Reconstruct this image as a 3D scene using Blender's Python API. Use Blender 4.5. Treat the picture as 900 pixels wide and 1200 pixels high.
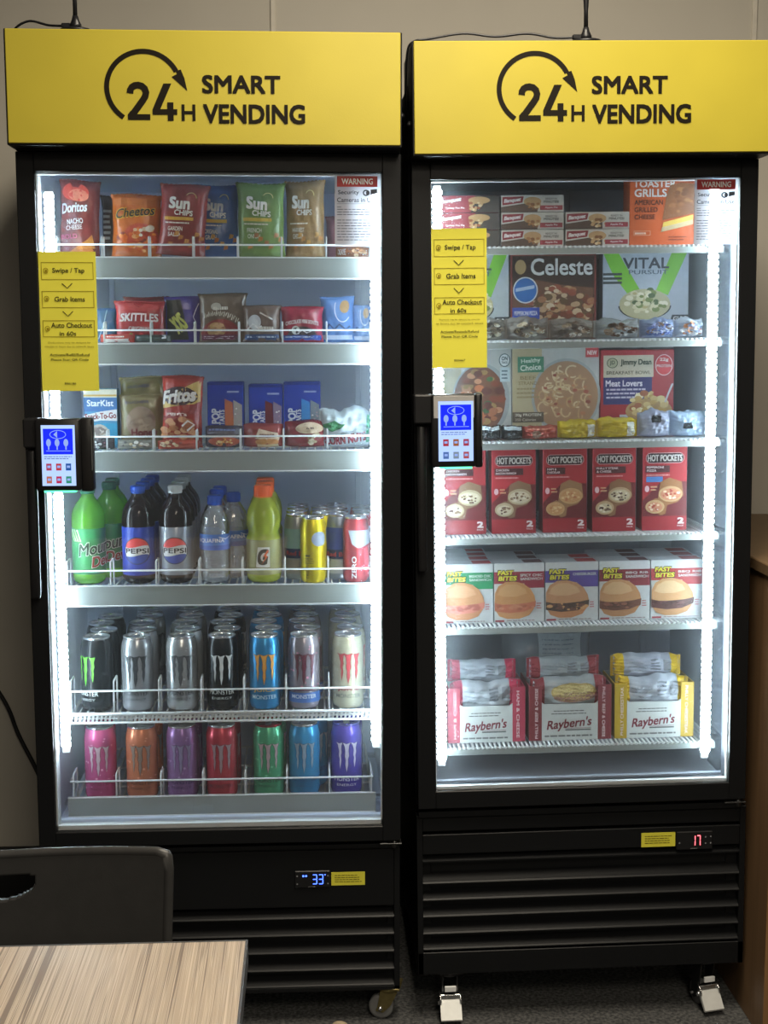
import bpy, bmesh, math, random
from math import sin, cos, pi, radians
from mathutils import Matrix, Vector
from mathutils.geometry import tessellate_polygon

for o in list(bpy.data.objects):
    bpy.data.objects.remove(o)
scene = bpy.context.scene
col = scene.collection
K = 0.001

# ------------------------------------------------------------------ camera
cam_d = bpy.data.cameras.new('camera')
cam_d.sensor_fit = 'VERTICAL'
cam_d.sensor_height = 36.0
cam_d.sensor_width = 27.0
cam_d.lens = 1600 / 1200 * 36.0
cam_d.clip_start = 0.05
cam = bpy.data.objects.new('camera', cam_d)
col.objects.link(cam)
pitch, yaw, roll = radians(7.42), radians(-3.11), radians(0.041)
fwd = Vector((-sin(yaw) * cos(pitch), cos(yaw) * cos(pitch), -sin(pitch)))
rgt = Vector((cos(yaw), sin(yaw), 0))
dwn = fwd.cross(rgt)
r2 = cos(roll) * rgt + sin(roll) * dwn
d2 = -sin(roll) * rgt + cos(roll) * dwn
cam.matrix_world = Matrix((
    (r2.x, -d2.x, -fwd.x, 0.0),
    (r2.y, -d2.y, -fwd.y, -2.66),
    (r2.z, -d2.z, -fwd.z, 1.426),
    (0, 0, 0, 1)))
scene.camera = cam

# ------------------------------------------------------------------ world, room lamps, exposure
world = bpy.data.worlds.new('world')
scene.world = world
world.use_nodes = True
bg = world.node_tree.nodes['Background']
bg.inputs[0].default_value = (1.0, 0.93, 0.82, 1)
bg.inputs[1].default_value = 0.045


def area_lamp(name, loc, sx, sy, power, color, rot=(0, 0, 0)):
    d = bpy.data.lights.new(name, 'AREA')
    d.shape = 'RECTANGLE'
    d.size, d.size_y = sx, sy
    d.energy = power
    d.color = color
    o = bpy.data.objects.new(name, d)
    o.location = loc
    o.rotation_euler = rot
    col.objects.link(o)
    return o


for lamp_y in (-0.85, -3.35, -5.85):            # a row of ceiling panels running back through the room
    area_lamp('ceiling_lamp_offscreen', (0.40, lamp_y, 2.75), 0.6, 1.2, 48, (1.0, 0.89, 0.72))
LED_POWER = 64.0

vs = scene.view_settings
vs.view_transform = 'Standard'
vs.look = 'None'
vs.gamma = 1.0
vs.use_curve_mapping = False
vs.exposure = 0.0

# ------------------------------------------------------------------ materials
MATS = {}


def principled(name):
    m = bpy.data.materials.new(name)
    m.use_nodes = True
    nt = m.node_tree
    return m, nt, nt.nodes['Principled BSDF']


def mat(key, c=(0.5, 0.5, 0.5), rough=0.5, metal=0.0, noise=0.06, nscale=40.0, bump=0.0, bscale=60.0,
        spec=0.5, trans=0.0, ior=1.45, coat=0.0, emit=None, estr=0.0):
    if key in MATS:
        return MATS[key]
    m, nt, p = principled(key)
    tc = nt.nodes.new('ShaderNodeTexCoord')
    nz = nt.nodes.new('ShaderNodeTexNoise')
    nz.inputs['Scale'].default_value = nscale
    nz.inputs['Detail'].default_value = 3
    nt.links.new(tc.outputs['Object'], nz.inputs['Vector'])
    rp = nt.nodes.new('ShaderNodeValToRGB')
    lo = [max(0, x * (1 - noise)) for x in c]
    hi = [min(1, x * (1 + noise)) for x in c]
    rp.color_ramp.elements[0].position = 0.3
    rp.color_ramp.elements[1].position = 0.7
    rp.color_ramp.elements[0].color = (*lo, 1)
    rp.color_ramp.elements[1].color = (*hi, 1)
    nt.links.new(nz.outputs['Fac'], rp.inputs['Fac'])
    nt.links.new(rp.outputs['Color'], p.inputs['Base Color'])
    p.inputs['Roughness'].default_value = rough
    p.inputs['Metallic'].default_value = metal
    p.inputs['Specular IOR Level'].default_value = spec
    p.inputs['Transmission Weight'].default_value = trans
    p.inputs['IOR'].default_value = ior
    p.inputs['Coat Weight'].default_value = coat
    p.inputs['Coat Roughness'].default_value = 0.08
    if emit:
        p.inputs['Emission Color'].default_value = (*emit, 1)
        p.inputs['Emission Strength'].default_value = estr
    if bump:
        nb = nt.nodes.new('ShaderNodeTexNoise')
        nb.inputs['Scale'].default_value = bscale
        nb.inputs['Detail'].default_value = 4
        nt.links.new(tc.outputs['Object'], nb.inputs['Vector'])
        bp = nt.nodes.new('ShaderNodeBump')
        bp.inputs['Strength'].default_value = bump
        bp.inputs['Distance'].default_value = 0.004
        nt.links.new(nb.outputs['Fac'], bp.inputs['Height'])
        nt.links.new(bp.outputs['Normal'], p.inputs['Normal'])
    MATS[key] = m
    return m


def hexc(h):
    h = h.lstrip('#')
    v = [int(h[i:i + 2], 16) / 255 for i in (0, 2, 4)]
    return tuple(((x + 0.055) / 1.055) ** 2.4 if x > 0.04045 else x / 12.92 for x in v)


def ink(h):            # printed colour on paper or film
    return mat('ink_' + h, hexc(h), 0.42, noise=0.05, nscale=120)


def foil(h):           # crinkled printed film
    return mat('foil_' + h, hexc(h), 0.26, noise=0.12, nscale=25, bump=0.85, bscale=42, spec=0.7)


def board(h):          # carton board
    return mat('board_' + h, hexc(h), 0.45, noise=0.04, nscale=60)


def emis(key, c, s):
    if key in MATS:
        return MATS[key]
    m = bpy.data.materials.new(key)
    m.use_nodes = True
    nt = m.node_tree
    nt.nodes.remove(nt.nodes['Principled BSDF'])
    e = nt.nodes.new('ShaderNodeEmission')
    e.inputs[0].default_value = (*c, 1)
    e.inputs[1].default_value = s
    nt.links.new(e.outputs[0], nt.nodes['Material Output'].inputs[0])
    MATS[key] = m
    return m


def film_mat(key, c, clear, rough=0.08, gloss=0.25, bump=0.0, bscale=60.0, translucent=False):
    """thin clear or half-clear sheet: transparent + diffuse/translucent, with a glossy coat by Fresnel"""
    if key in MATS:
        return MATS[key]
    m = bpy.data.materials.new(key)
    m.use_nodes = True
    nt = m.node_tree
    nt.nodes.remove(nt.nodes['Principled BSDF'])
    out = nt.nodes['Material Output']
    tr = nt.nodes.new('ShaderNodeBsdfTransparent')
    df = nt.nodes.new('ShaderNodeBsdfTranslucent' if translucent else 'ShaderNodeBsdfDiffuse')
    df.inputs[0].default_value = (*c, 1)
    last = df
    if translucent:
        d3 = nt.nodes.new('ShaderNodeBsdfDiffuse')
        d3.inputs[0].default_value = (*c, 1)
        mx0 = nt.nodes.new('ShaderNodeMixShader')
        mx0.inputs[0].default_value = 0.5
        nt.links.new(df.outputs[0], mx0.inputs[1])
        nt.links.new(d3.outputs[0], mx0.inputs[2])
        last = mx0
    mx = nt.nodes.new('ShaderNodeMixShader')
    mx.inputs[0].default_value = 1 - clear
    nt.links.new(tr.outputs[0], mx.inputs[1])
    nt.links.new(last.outputs[0], mx.inputs[2])
    gl = nt.nodes.new('ShaderNodeBsdfGlossy')
    gl.inputs['Roughness'].default_value = rough
    fr = nt.nodes.new('ShaderNodeFresnel')
    fr.inputs['IOR'].default_value = 1.45
    mul = nt.nodes.new('ShaderNodeMath')
    mul.operation = 'MULTIPLY'
    mul.inputs[1].default_value = gloss / 0.04 * 0.25
    mul.use_clamp = True
    nt.links.new(fr.outputs[0], mul.inputs[0])
    m2 = nt.nodes.new('ShaderNodeMixShader')
    nt.links.new(mul.outputs[0], m2.inputs[0])
    nt.links.new(mx.outputs[0], m2.inputs[1])
    nt.links.new(gl.outputs[0], m2.inputs[2])
    nt.links.new(m2.outputs[0], out.inputs[0])
    if bump:
        tc = nt.nodes.new('ShaderNodeTexCoord')
        nb = nt.nodes.new('ShaderNodeTexNoise')
        nb.inputs['Scale'].default_value = bscale
        nt.links.new(tc.outputs['Object'], nb.inputs['Vector'])
        bp = nt.nodes.new('ShaderNodeBump')
        bp.inputs['Strength'].default_value = bump
        bp.inputs['Distance'].default_value = 0.005
        nt.links.new(nb.outputs['Fac'], bp.inputs['Height'])
        nt.links.new(bp.outputs[0], gl.inputs['Normal'])
        nt.links.new(bp.outputs[0], fr.inputs['Normal'])
    MATS[key] = m
    return m


def wood_mat(key, base, dark, light, scale, sx=1.0, rough=0.45, ang=0.0, sharp=False, detail=8):
    m, nt, p = principled(key)
    tc = nt.nodes.new('ShaderNodeTexCoord')
    mp = nt.nodes.new('ShaderNodeMapping')
    mp.inputs['Scale'].default_value = scale
    mp.inputs['Rotation'].default_value = (0, 0, ang)
    nt.links.new(tc.outputs['Object'], mp.inputs[0])
    nz = nt.nodes.new('ShaderNodeTexNoise')
    nz.inputs['Scale'].default_value = sx
    nz.inputs['Detail'].default_value = detail
    nz.inputs['Roughness'].default_value = 0.65
    nz.inputs['Distortion'].default_value = 0.25
    nt.links.new(mp.outputs[0], nz.inputs['Vector'])
    rp = nt.nodes.new('ShaderNodeValToRGB')
    e = rp.color_ramp.elements
    e[0].position, e[0].color = 0.30, (*dark, 1)
    e[1].position, e[1].color = 0.68, (*light, 1)
    k = e.new(0.45)
    k.color = (*base, 1)
    if sharp:
        for ps, cc in ((0.40, dark), (0.43, light), (0.49, base), (0.52, light), (0.55, dark), (0.58, base)):
            k = e.new(ps)
            k.color = (*cc, 1)
    nt.links.new(nz.outputs['Fac'], rp.inputs['Fac'])
    nt.links.new(rp.outputs['Color'], p.inputs['Base Color'])
    p.inputs['Roughness'].default_value = rough
    MATS[key] = m
    return m


def carpet_mat():
    m, nt, p = principled('carpet')
    tc = nt.nodes.new('ShaderNodeTexCoord')
    a = nt.nodes.new('ShaderNodeTexNoise')
    a.inputs['Scale'].default_value = 130
    a.inputs['Detail'].default_value = 4
    b = nt.nodes.new('ShaderNodeTexVoronoi')
    b.inputs['Scale'].default_value = 160
    nt.links.new(tc.outputs['Object'], a.inputs['Vector'])
    nt.links.new(tc.outputs['Object'], b.inputs['Vector'])
    rp = nt.nodes.new('ShaderNodeValToRGB')
    rp.color_ramp.elements[0].position = 0.38
    rp.color_ramp.elements[0].color = (0.035, 0.036, 0.038, 1)
    rp.color_ramp.elements[1].position = 0.75
    rp.color_ramp.elements[1].color = (0.15, 0.15, 0.145, 1)
    r3 = nt.nodes.new('ShaderNodeValToRGB')
    r3.color_ramp.elements[0].position = 0.0
    r3.color_ramp.elements[0].color = (0.30, 0.29, 0.27, 1)
    r3.color_ramp.elements[1].position = 0.16
    r3.color_ramp.elements[1].color = (0, 0, 0, 1)
    nt.links.new(a.outputs['Fac'], rp.inputs['Fac'])
    nt.links.new(b.outputs['Distance'], r3.inputs['Fac'])
    mx = nt.nodes.new('ShaderNodeMixRGB')
    mx.blend_type = 'ADD'
    mx.inputs[0].default_value = 0.6
    nt.links.new(rp.outputs[0], mx.inputs[1])
    nt.links.new(r3.outputs[0], mx.inputs[2])
    nt.links.new(mx.outputs[0], p.inputs['Base Color'])
    p.inputs['Roughness'].default_value = 0.95
    bp = nt.nodes.new('ShaderNodeBump')
    bp.inputs['Strength'].default_value = 0.6
    bp.inputs['Distance'].default_value = 0.004
    nt.links.new(a.outputs['Fac'], bp.inputs['Height'])
    nt.links.new(bp.outputs[0], p.inputs['Normal'])
    MATS['carpet'] = m
    return m


M_BLACK = mat('black_steel', (0.007, 0.0075, 0.0085), 0.42, noise=0.15, nscale=300, bump=0.06, bscale=700, spec=0.3)
M_BLACK2 = mat('black_plastic', (0.010, 0.010, 0.011), 0.35, noise=0.1, spec=0.5)
M_LINER = mat('liner_white', (0.62, 0.70, 0.86), 0.38, noise=0.03, nscale=8)
M_LINERF = mat('liner_grey', (0.36, 0.40, 0.47), 0.32, noise=0.06, nscale=8)
M_WIRE = mat('white_wire', (0.78, 0.81, 0.82), 0.4, noise=0.03)
M_RAIL = mat('price_rail_plastic', (0.33, 0.36, 0.345), 0.4, noise=0.03, nscale=20)
M_SPACER = mat('spacer_white', (0.82, 0.84, 0.84), 0.35, noise=0.03)
M_YEL = mat('header_yellow', (0.50, 0.415, 0.042), 0.33, noise=0.05, nscale=6, bump=0.03, bscale=400, spec=0.5)
M_SHEET = mat('sheet_yellow', (0.82, 0.76, 0.07), 0.5, noise=0.03, nscale=10)
M_CHROME = mat('zinc', (0.75, 0.76, 0.76), 0.25, metal=1.0, noise=0.08, nscale=80)
M_HINGE = mat('hinge_steel', (0.09, 0.09, 0.09), 0.4, metal=0.8)
M_BRASS = mat('yellow_zinc', (0.34, 0.28, 0.12), 0.35, metal=0.9, noise=0.15, nscale=60)
M_LID = mat('can_lid', (0.84, 0.85, 0.86), 0.25, metal=0.85, noise=0.04)
M_GLASS = film_mat('door_glass', (0.82, 0.90, 0.97), 0.972, rough=0.0, gloss=0.26, translucent=True)  # slight haze mixed into the glass imitates glow around the light strips
M_LEDB = emis('led_bead', (0.72, 0.91, 1.0), LED_POWER * 1.6)
M_LEDS = emis('led_diffuser', (0.74, 0.92, 1.0), LED_POWER)

# ------------------------------------------------------------------ mesh building


class MB:
    def __init__(self):
        self.v, self.f, self.m, self.mats, self.sm = [], [], [], [], []

    def mi(self, m):
        if m not in self.mats:
            self.mats.append(m)
        return self.mats.index(m)

    def add(self, vs_, fs, m, smooth=False):
        k = len(self.v)
        i = self.mi(m)
        self.v += [tuple(p) for p in vs_]
        for f in fs:
            self.f.append([a + k for a in f])
            self.m.append(i)
            self.sm.append(smooth)
        return self

    def box(self, x0, x1, y0, y1, z0, z1, m, b=0.0, seg=1):
        x0, x1, y0, y1, z0, z1 = [q * K for q in (x0, x1, y0, y1, z0, z1)]
        b *= K
        if b <= 0:
            vs_ = [(x, y, z) for x in (x0, x1) for y in (y0, y1) for z in (z0, z1)]
            fs = [(0, 1, 3, 2), (4, 6, 7, 5), (0, 4, 5, 1), (2, 3, 7, 6), (0, 2, 6, 4), (1, 5, 7, 3)]
            return self.add(vs_, fs, m)
        bm = bmesh.new()
        bmesh.ops.create_cube(bm, size=1)
        for v in bm.verts:
            v.co = Vector(((x0 + x1) / 2 + v.co.x * (x1 - x0), (y0 + y1) / 2 + v.co.y * (y1 - y0),
                           (z0 + z1) / 2 + v.co.z * (z1 - z0)))
        bmesh.ops.bevel(bm, geom=list(bm.edges), offset=b, segments=seg, affect='EDGES', profile=0.5)
        bm.verts.index_update()
        self.add([v.co.copy() for v in bm.verts], [[v.index for v in f.verts] for f in bm.faces], m, seg > 1)
        bm.free()
        return self

    def tube(self, pts, r, m, n=6, cap=True):
        pts = [Vector(p) * K for p in pts]
        r *= K
        rings = []
        up = None
        for i, p in enumerate(pts):
            d = (pts[min(i + 1, len(pts) - 1)] - pts[max(i - 1, 0)]).normalized()
            if up is None:
                up = Vector((0, 0, 1)) if abs(d.z) < 0.9 else Vector((1, 0, 0))
            s = d.cross(up).normalized()
            up = s.cross(d).normalized()
            rings.append([p + r * (cos(2 * pi * k / n) * s + sin(2 * pi * k / n) * up) for k in range(n)])
        vs_ = [q for rg in rings for q in rg]
        fs = []
        for i in range(len(rings) - 1):
            for k in range(n):
                a, b = i * n + k, i * n + (k + 1) % n
                fs.append((a, b, b + n, a + n))
        if cap:
            fs.append(list(range(n))[::-1])
            fs.append([(len(rings) - 1) * n + k for k in range(n)])
        return self.add(vs_, fs, m, True)

    def lathe(self, prof, m, n=28, cx=0, cy=0, cz=0):
        vs_, fs = [], []
        for r, z in prof:
            for k in range(n):
                a = 2 * pi * k / n
                vs_.append(((cx + r * cos(a)) * K, (cy + r * sin(a)) * K, (cz + z) * K))
        for i in range(len(prof) - 1):
            for k in range(n):
                a, b = i * n + k, i * n + (k + 1) % n
                fs.append((a, b, b + n, a + n))
        return self.add(vs_, fs, m, True)

    def prism(self, poly, axis, a0, a1, m):
        """poly in the plane across `axis` extruded from a0 to a1 (mm)"""
        n = len(poly)

        def P(p, a):
            if axis == 'x':
                return (a * K, p[0] * K, p[1] * K)
            if axis == 'y':
                return (p[0] * K, a * K, p[1] * K)
            return (p[0] * K, p[1] * K, a * K)
        vs_ = [P(p, a0) for p in poly] + [P(p, a1) for p in poly]
        fs = [(i, (i + 1) % n, n + (i + 1) % n, n + i) for i in range(n)]
        tr = tessellate_polygon([[Vector((p[0], p[1], 0)) for p in poly]])
        fs += [tuple(t) for t in tr] + [tuple(n + q for q in t)[::-1] for t in tr]
        return self.add(vs_, fs, m)

    def build(self, name, parent=None, off=(0, 0, 0), fixn=True):
        me = bpy.data.meshes.new(name)
        ov = Vector(off)
        me.from_pydata([tuple(Vector(p) - ov) for p in self.v], [], self.f)
        for m in self.mats:
            me.materials.append(m)
        me.polygons.foreach_set('material_index', self.m)
        me.polygons.foreach_set('use_smooth', self.sm)
        if fixn:
            bm = bmesh.new()
            bm.from_mesh(me)
            bmesh.ops.recalc_face_normals(bm, faces=list(bm.faces))
            bm.to_mesh(me)
            bm.free()
        me.update()
        o = bpy.data.objects.new(name, me)
        col.objects.link(o)
        if parent is not None:
            o.parent = parent
        return o


def tag(o, label=None, cat=None, group=None, kind=None):
    if label:
        o['label'] = label
    if cat:
        o['category'] = cat
    if group:
        o['group'] = group
    if kind:
        o['kind'] = kind
    return o


def empty(name, mw, label, cat, group=None):
    o = bpy.data.objects.new(name, None)
    o.empty_display_size = 0.05
    col.objects.link(o)
    o.matrix_world = mw
    return tag(o, label, cat, group)


def dup(root, mw, label=None, group=None):
    r = root.copy()
    col.objects.link(r)
    r.matrix_world = mw
    if label:
        r['label'] = label
    if group:
        r['group'] = group
    for ch in list(root.children):
        c = ch.copy()
        col.objects.link(c)
        c.parent = r
        for g in list(ch.children):
            d = g.copy()
            col.objects.link(d)
            d.parent = c
    return r


T = lambda x, y, z: Matrix.Translation((x * K, y * K, z * K))
RZ = lambda a: Matrix.Rotation(radians(a), 4, 'Z')
RX = lambda a: Matrix.Rotation(radians(a), 4, 'X')
RY = lambda a: Matrix.Rotation(radians(a), 4, 'Y')
FL = Matrix.Identity(4)                                              # cooler frame
_p = Matrix.Translation((0, 0, 1.426))
FR = _p @ Matrix.Rotation(-radians(0.753), 4, 'Y') @ _p.inverted()   # freezer leans a little

# ------------------------------------------------------------------ text and printed art
TXT = {}


def text_mesh(s, bold):
    key = (s, bold)
    if key in TXT:
        return TXT[key]
    cu = bpy.data.curves.new('t', 'FONT')
    cu.body = s
    cu.offset = bold
    cu.resolution_u = 3
    cu.fill_mode = 'FRONT'
    ob = bpy.data.objects.new('t', cu)
    col.objects.link(ob)
    bpy.context.view_layer.update()
    dg = bpy.context.evaluated_depsgraph_get()
    me = ob.evaluated_get(dg).to_mesh()
    vs_ = [(v.co.x, v.co.y) for v in me.vertices]
    fs = []
    me.calc_loop_triangles()
    fs = [tuple(t.vertices) for t in me.loop_triangles]
    ob.evaluated_get(dg).to_mesh_clear()
    bpy.data.objects.remove(ob)
    bpy.data.curves.remove(cu)
    if not vs_:
        vs_ = [(0, 0)]
    x0, x1 = min(p[0] for p in vs_), max(p[0] for p in vs_)
    y0, y1 = min(p[1] for p in vs_), max(p[1] for p in vs_)
    sx, sy = max(x1 - x0, 1e-6), max(y1 - y0, 1e-6)
    TXT[key] = ([((p[0] - x0) / sx, (p[1] - y0) / sy) for p in vs_], fs)
    return TXT[key]


class Art:
    """print laid on a surface S(u, v, lift) with u, v in 0..1"""

    def __init__(self, S, w, h, smax=None, lift=0.0006):
        self.S, self.w, self.h, self.smax, self.lift = S, w, h, smax, lift
        self.mb = MB()
        self.step = 0.00013 if smax else 0.00004
        self.rnd = random.Random(int(w * 1e6) + int(h * 1e6))

    def tris(self, pts, fs, m):
        self.lift += self.step
        if isinstance(m, str):
            m = ink(m)
        out = []
        if self.smax:
            st = [tuple(pts[i] for i in f) for f in fs]
            while st:
                t = st.pop()
                ls = []
                for i in range(3):
                    a, b = t[i], t[(i + 1) % 3]
                    ls.append(math.hypot((a[0] - b[0]) * self.w, (a[1] - b[1]) * self.h))
                k = max(range(3), key=lambda q: ls[q])
                if ls[k] > self.smax and len(st) < 4000:
                    a, b, c = t[k], t[(k + 1) % 3], t[(k + 2) % 3]
                    mid = ((a[0] + b[0]) / 2, (a[1] + b[1]) / 2)
                    st += [(a, mid, c), (mid, b, c)]
                else:
                    out.append(t)
        else:
            out = [tuple(pts[i] for i in f) for f in fs]
        vs_, fs2 = [], []
        for t in out:
            k = len(vs_)
            vs_ += [self.S(p[0], p[1], self.lift) for p in t]
            fs2.append((k, k + 1, k + 2))
        self.mb.add(vs_, fs2, m)
        return self

    def poly(self, pts, m):
        tr = tessellate_polygon([[Vector((p[0], p[1], 0)) for p in pts]])
        return self.tris(pts, [tuple(t) for t in tr], m)

    def rect(self, u0, v0, u1, v1, m):
        return self.tris([(u0, v0), (u1, v0), (u1, v1), (u0, v1)], [(0, 1, 2), (0, 2, 3)], m)

    def ell(self, cu, cv, ru, rv, m, a0=0, a1=360, n=22):
        pts = [(cu, cv)] + [(cu + ru * cos(radians(a0 + (a1 - a0) * k / n)), cv + rv * sin(radians(a0 + (a1 - a0) * k / n)))
                            for k in range(n + 1)]
        return self.tris(pts, [(0, k, k + 1) for k in range(1, n + 1)], m)

    def ring(self, cu, cv, ru, rv, t, m, a0=0, a1=360, n=40):
        pts = []
        tu, tv = t / self.w, t / self.h
        for k in range(n + 1):
            a = radians(a0 + (a1 - a0) * k / n)
            pts += [(cu + (ru - tu) * cos(a), cv + (rv - tv) * sin(a)), (cu + ru * cos(a), cv + rv * sin(a))]
        fs = []
        for k in range(n):
            fs += [(2 * k, 2 * k + 1, 2 * k + 3), (2 * k, 2 * k + 3, 2 * k + 2)]
        return self.tris(pts, fs, m)

    def frame(self, u0, v0, u1, v1, t, m):
        tu, tv = t / self.w, t / self.h
        self.rect(u0, v0, u1, v0 + tv, m)
        self.rect(u0, v1 - tv, u1, v1, m)
        self.rect(u0, v0, u0 + tu, v1, m)
        return self.rect(u1 - tu, v0, u1, v1, m)

    def text(self, s, cu, cv, wd, ht, m, bold=0.02, shear=0.0, rot=0.0, bow=0.0):
        heavy = bold if bold > 0.016 else 0.0
        vs_, fs = text_mesh(s, 0.0 if heavy else bold)
        if heavy:                       # a bold face: the outline drawn several times, a hair apart
            asp = (wd * self.w) / (ht * self.h)
            n0, f0 = len(vs_), fs
            base, vs_, fs = vs_, [], []
            for q, (ox, oy) in enumerate(((-1, -1), (1, -1), (-1, 1), (1, 1), (0, 0))):
                vs_ += [(x * (1 - 2 * heavy / asp) + heavy * (1 + ox) / asp, y * (1 - 2 * heavy) + heavy * (1 + oy)) for x, y in base]
        pts = []
        for x, y in vs_:
            a = (x - 0.5) * wd + shear * (y - 0.5) * ht * self.h / self.w
            b = (y - 0.5) * ht + bow * (0.25 - (x - 0.5) ** 2) * ht * 4
            if rot:
                aw, bh = a * self.w, b * self.h
                c, s_ = cos(radians(rot)), sin(radians(rot))
                a, b = (aw * c - bh * s_) / self.w, (aw * s_ + bh * c) / self.h
            pts.append((cu + a, cv + b))
        if heavy:
            for q in range(5):
                self.tris(pts[q * n0:(q + 1) * n0], f0, m)
            return self
        return self.tris(pts, fs, m)

    def blobs(self, cu, cv, ru, rv, cols, n, size, sq=0.7):
        st, self.step = self.step, 0.00005 if self.smax else 0.00002
        for _ in range(n):
            a, r = self.rnd.uniform(0, 2 * pi), math.sqrt(self.rnd.random())
            s = size * self.rnd.uniform(0.6, 1.3)
            self.ell(cu + ru * r * cos(a), cv + rv * r * sin(a), s / self.w, s * sq / self.h,
                     self.rnd.choice(cols), n=8)
        self.step = st
        return self

    def lines(self, u0, u1, v0, v1, n, m, fill=0.4, ragged=0.25):
        """rows of print too fine to read, as broken strokes"""
        st, self.step = self.step, 0.000002
        for k in range(n):
            v = v1 - (v1 - v0) * (k + 0.5) / n
            hh = (v1 - v0) / n * fill / 2
            u = u0
            end = u1 - (u1 - u0) * ragged * self.rnd.random()
            while u < end - 0.01:
                l = (u1 - u0) * self.rnd.uniform(0.06, 0.16)
                self.rect(u, v - hh, min(end, u + l), v + hh, m)
                u += l + (u1 - u0) * 0.02
        self.step = st
        return self

    def stroke(self, pts, t, m):
        """open polyline with constant width t (metres)"""
        P = [Vector((p[0] * self.w, p[1] * self.h)) for p in pts]
        L, R_ = [], []
        for i, p in enumerate(P):
            d = (P[min(i + 1, len(P) - 1)] - P[max(i - 1, 0)]).normalized()
            nrm = Vector((-d.y, d.x)) * t / 2
            L.append(p + nrm)
            R_.append(p - nrm)
        q = [(a.x / self.w, a.y / self.h) for pr in zip(L, R_) for a in pr]
        fs = []
        for i in range(len(P) - 1):
            fs += [(2 * i, 2 * i + 1, 2 * i + 3), (2 * i, 2 * i + 3, 2 * i + 2)]
        return self.tris(q, fs, m)

    def build(self, name, parent, off=(0, 0, 0)):
        return self.mb.build(name, parent, off, fixn=False)


def flat(x0, z0, w, h, y):
    """vertical surface facing the camera (metres)"""
    return lambda u, v, l: (x0 + u * w, y - l, z0 + v * h)


def flat_mm(x0, x1, z0, z1, y):
    return Art(flat(x0 * K, z0 * K, (x1 - x0) * K, (z1 - z0) * K, y * K), (x1 - x0) * K, (z1 - z0) * K)

# ------------------------------------------------------------------ the setting
M_WALL = mat('wall_paint', (0.48, 0.45, 0.385), 0.75, noise=0.03, nscale=5, bump=0.04, bscale=250)
tag(MB().box(-2600, 2600, -4200, 800, -30, 0, carpet_mat()).build('floor'), kind='structure',
    label='dark speckled carpet floor', cat='floor')
wall = MB().box(-2600, 2600, 740, 860, 0, 3000, M_WALL).build('wall_back')
tag(wall, 'beige panelled wall behind the machines', 'wall', kind='structure')
for a, b in ((-2600, -1242), (-1238, -82), (-78, 1084), (1088, 2600)):
    MB().box(a, b, 730, 741, 0, 3000, M_WALL, 1.0).build('panel', wall)
for i, x in enumerate((-80, 1086)):
    tag(MB().box(x - 6, x + 6, 724, 741, 0, 3000, mat('joint_strip', (0.58, 0.54, 0.46), 0.6), 1.5).build('trim_%d' % (i + 1)),
        'narrow beige strip covering a wall panel joint', 'trim', 'wall joint strips', 'structure')

tag(MB().box(-2600, 905, 718, 731, 0, 132, mat('vinyl_base', (0.012, 0.012, 0.012), 0.5), 3).build('baseboard_back'),
    'black vinyl baseboard along the wall', 'baseboard', kind='structure')

# ------------------------------------------------------------------ refrigerated cabinets


def caster(root, off, x, y, ztop, zfloor, style, yawdeg):
    """a swivel caster: plate, fork, wheel, optional brake pedal"""
    H = ztop - zfloor
    R_ = min(26, H * 0.40)
    mf = {'brass': M_BRASS, 'brake': M_BLACK2}.get(style, M_CHROME)
    base = MB()
    rot = RZ(yawdeg)

    def put(mb):
        mb.v = [tuple((Matrix.Translation((x * K, y * K, zfloor * K)) @ rot) @ Vector(p)) for p in mb.v]
        return mb
    f = MB()
    f.box(-26, 26, -26, 26, H - 5, H, mf, 1)
    f.lathe([(0, H - 14), (20, H - 14), (22, H - 9), (20, H - 5), (0, H - 5)], mf, 18)
    for s in (-1, 1):
        f.prism([(-20, H - 12), (16, H - 12), (22, R_ + 4), (26, R_ - 6), (10, R_ - 9), (-6, R_ + 8)], 'x',
                s * 15 - 1.5, s * 15 + 1.5, mf)
    f.tube([(-21, 16, R_), (21, 16, R_)], 4.5, M_CHROME, 8)
    fo = put(f).build('caster', root, off)
    w = MB()
    n = 24
    pr = [(R_ - 6, -11), (R_ - 1, -10), (R_, -6), (R_, 6), (R_ - 1, 10), (R_ - 6, 11)]
    vs_, fs = [], []
    for r, a in pr:
        for k in range(n):
            vs_.append((a * K, (16 + r * cos(2 * pi * k / n)) * K, (R_ + r * sin(2 * pi * k / n)) * K))
    for i in range(len(pr) - 1):
        for k in range(n):
            q, s = i * n + k, i * n + (k + 1) % n
            fs.append((q, s, s + n, q + n))
    fs.append(list(range(n)))
    fs.append([(len(pr) - 1) * n + k for k in range(n)])
    w.add(vs_, fs, mat('caster_tread', (0.20, 0.20, 0.20) if style == 'brass' else (0.02, 0.02, 0.02), 0.6), True)
    put(w).build('wheel', fo).data.transform(Matrix.Translation(-Vector(off)))
    if style == 'brake':
        p = MB()
        mp_ = mat('pedal_steel', (0.70, 0.71, 0.69), 0.45, metal=0.3)
        p.prism([(-20, 44), (-23, 48), (-30, 44), (-52, 16), (-50, 12), (-46, 13)], 'x', -22, 22, mp_)
        p.box(-20, 20, -24, -12, 40, 58, M_CHROME, 1)
        p.box(-12, 12, -29, -24, 66, 78, M_SPACER, 1)
        for s in (-1, 1):
            p.tube([(s * 21, -14, 62), (s * 21, -28, 52), (s * 21, -32, 40)], 2.5, M_CHROME, 6)
            p.tube([(s * 16, -20, 40), (s * 26, -20, 40)], 5, M_CHROME, 8)
        put(p).build('brake_pedal', fo).data.transform(Matrix.Translation(-Vector(off)))


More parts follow.
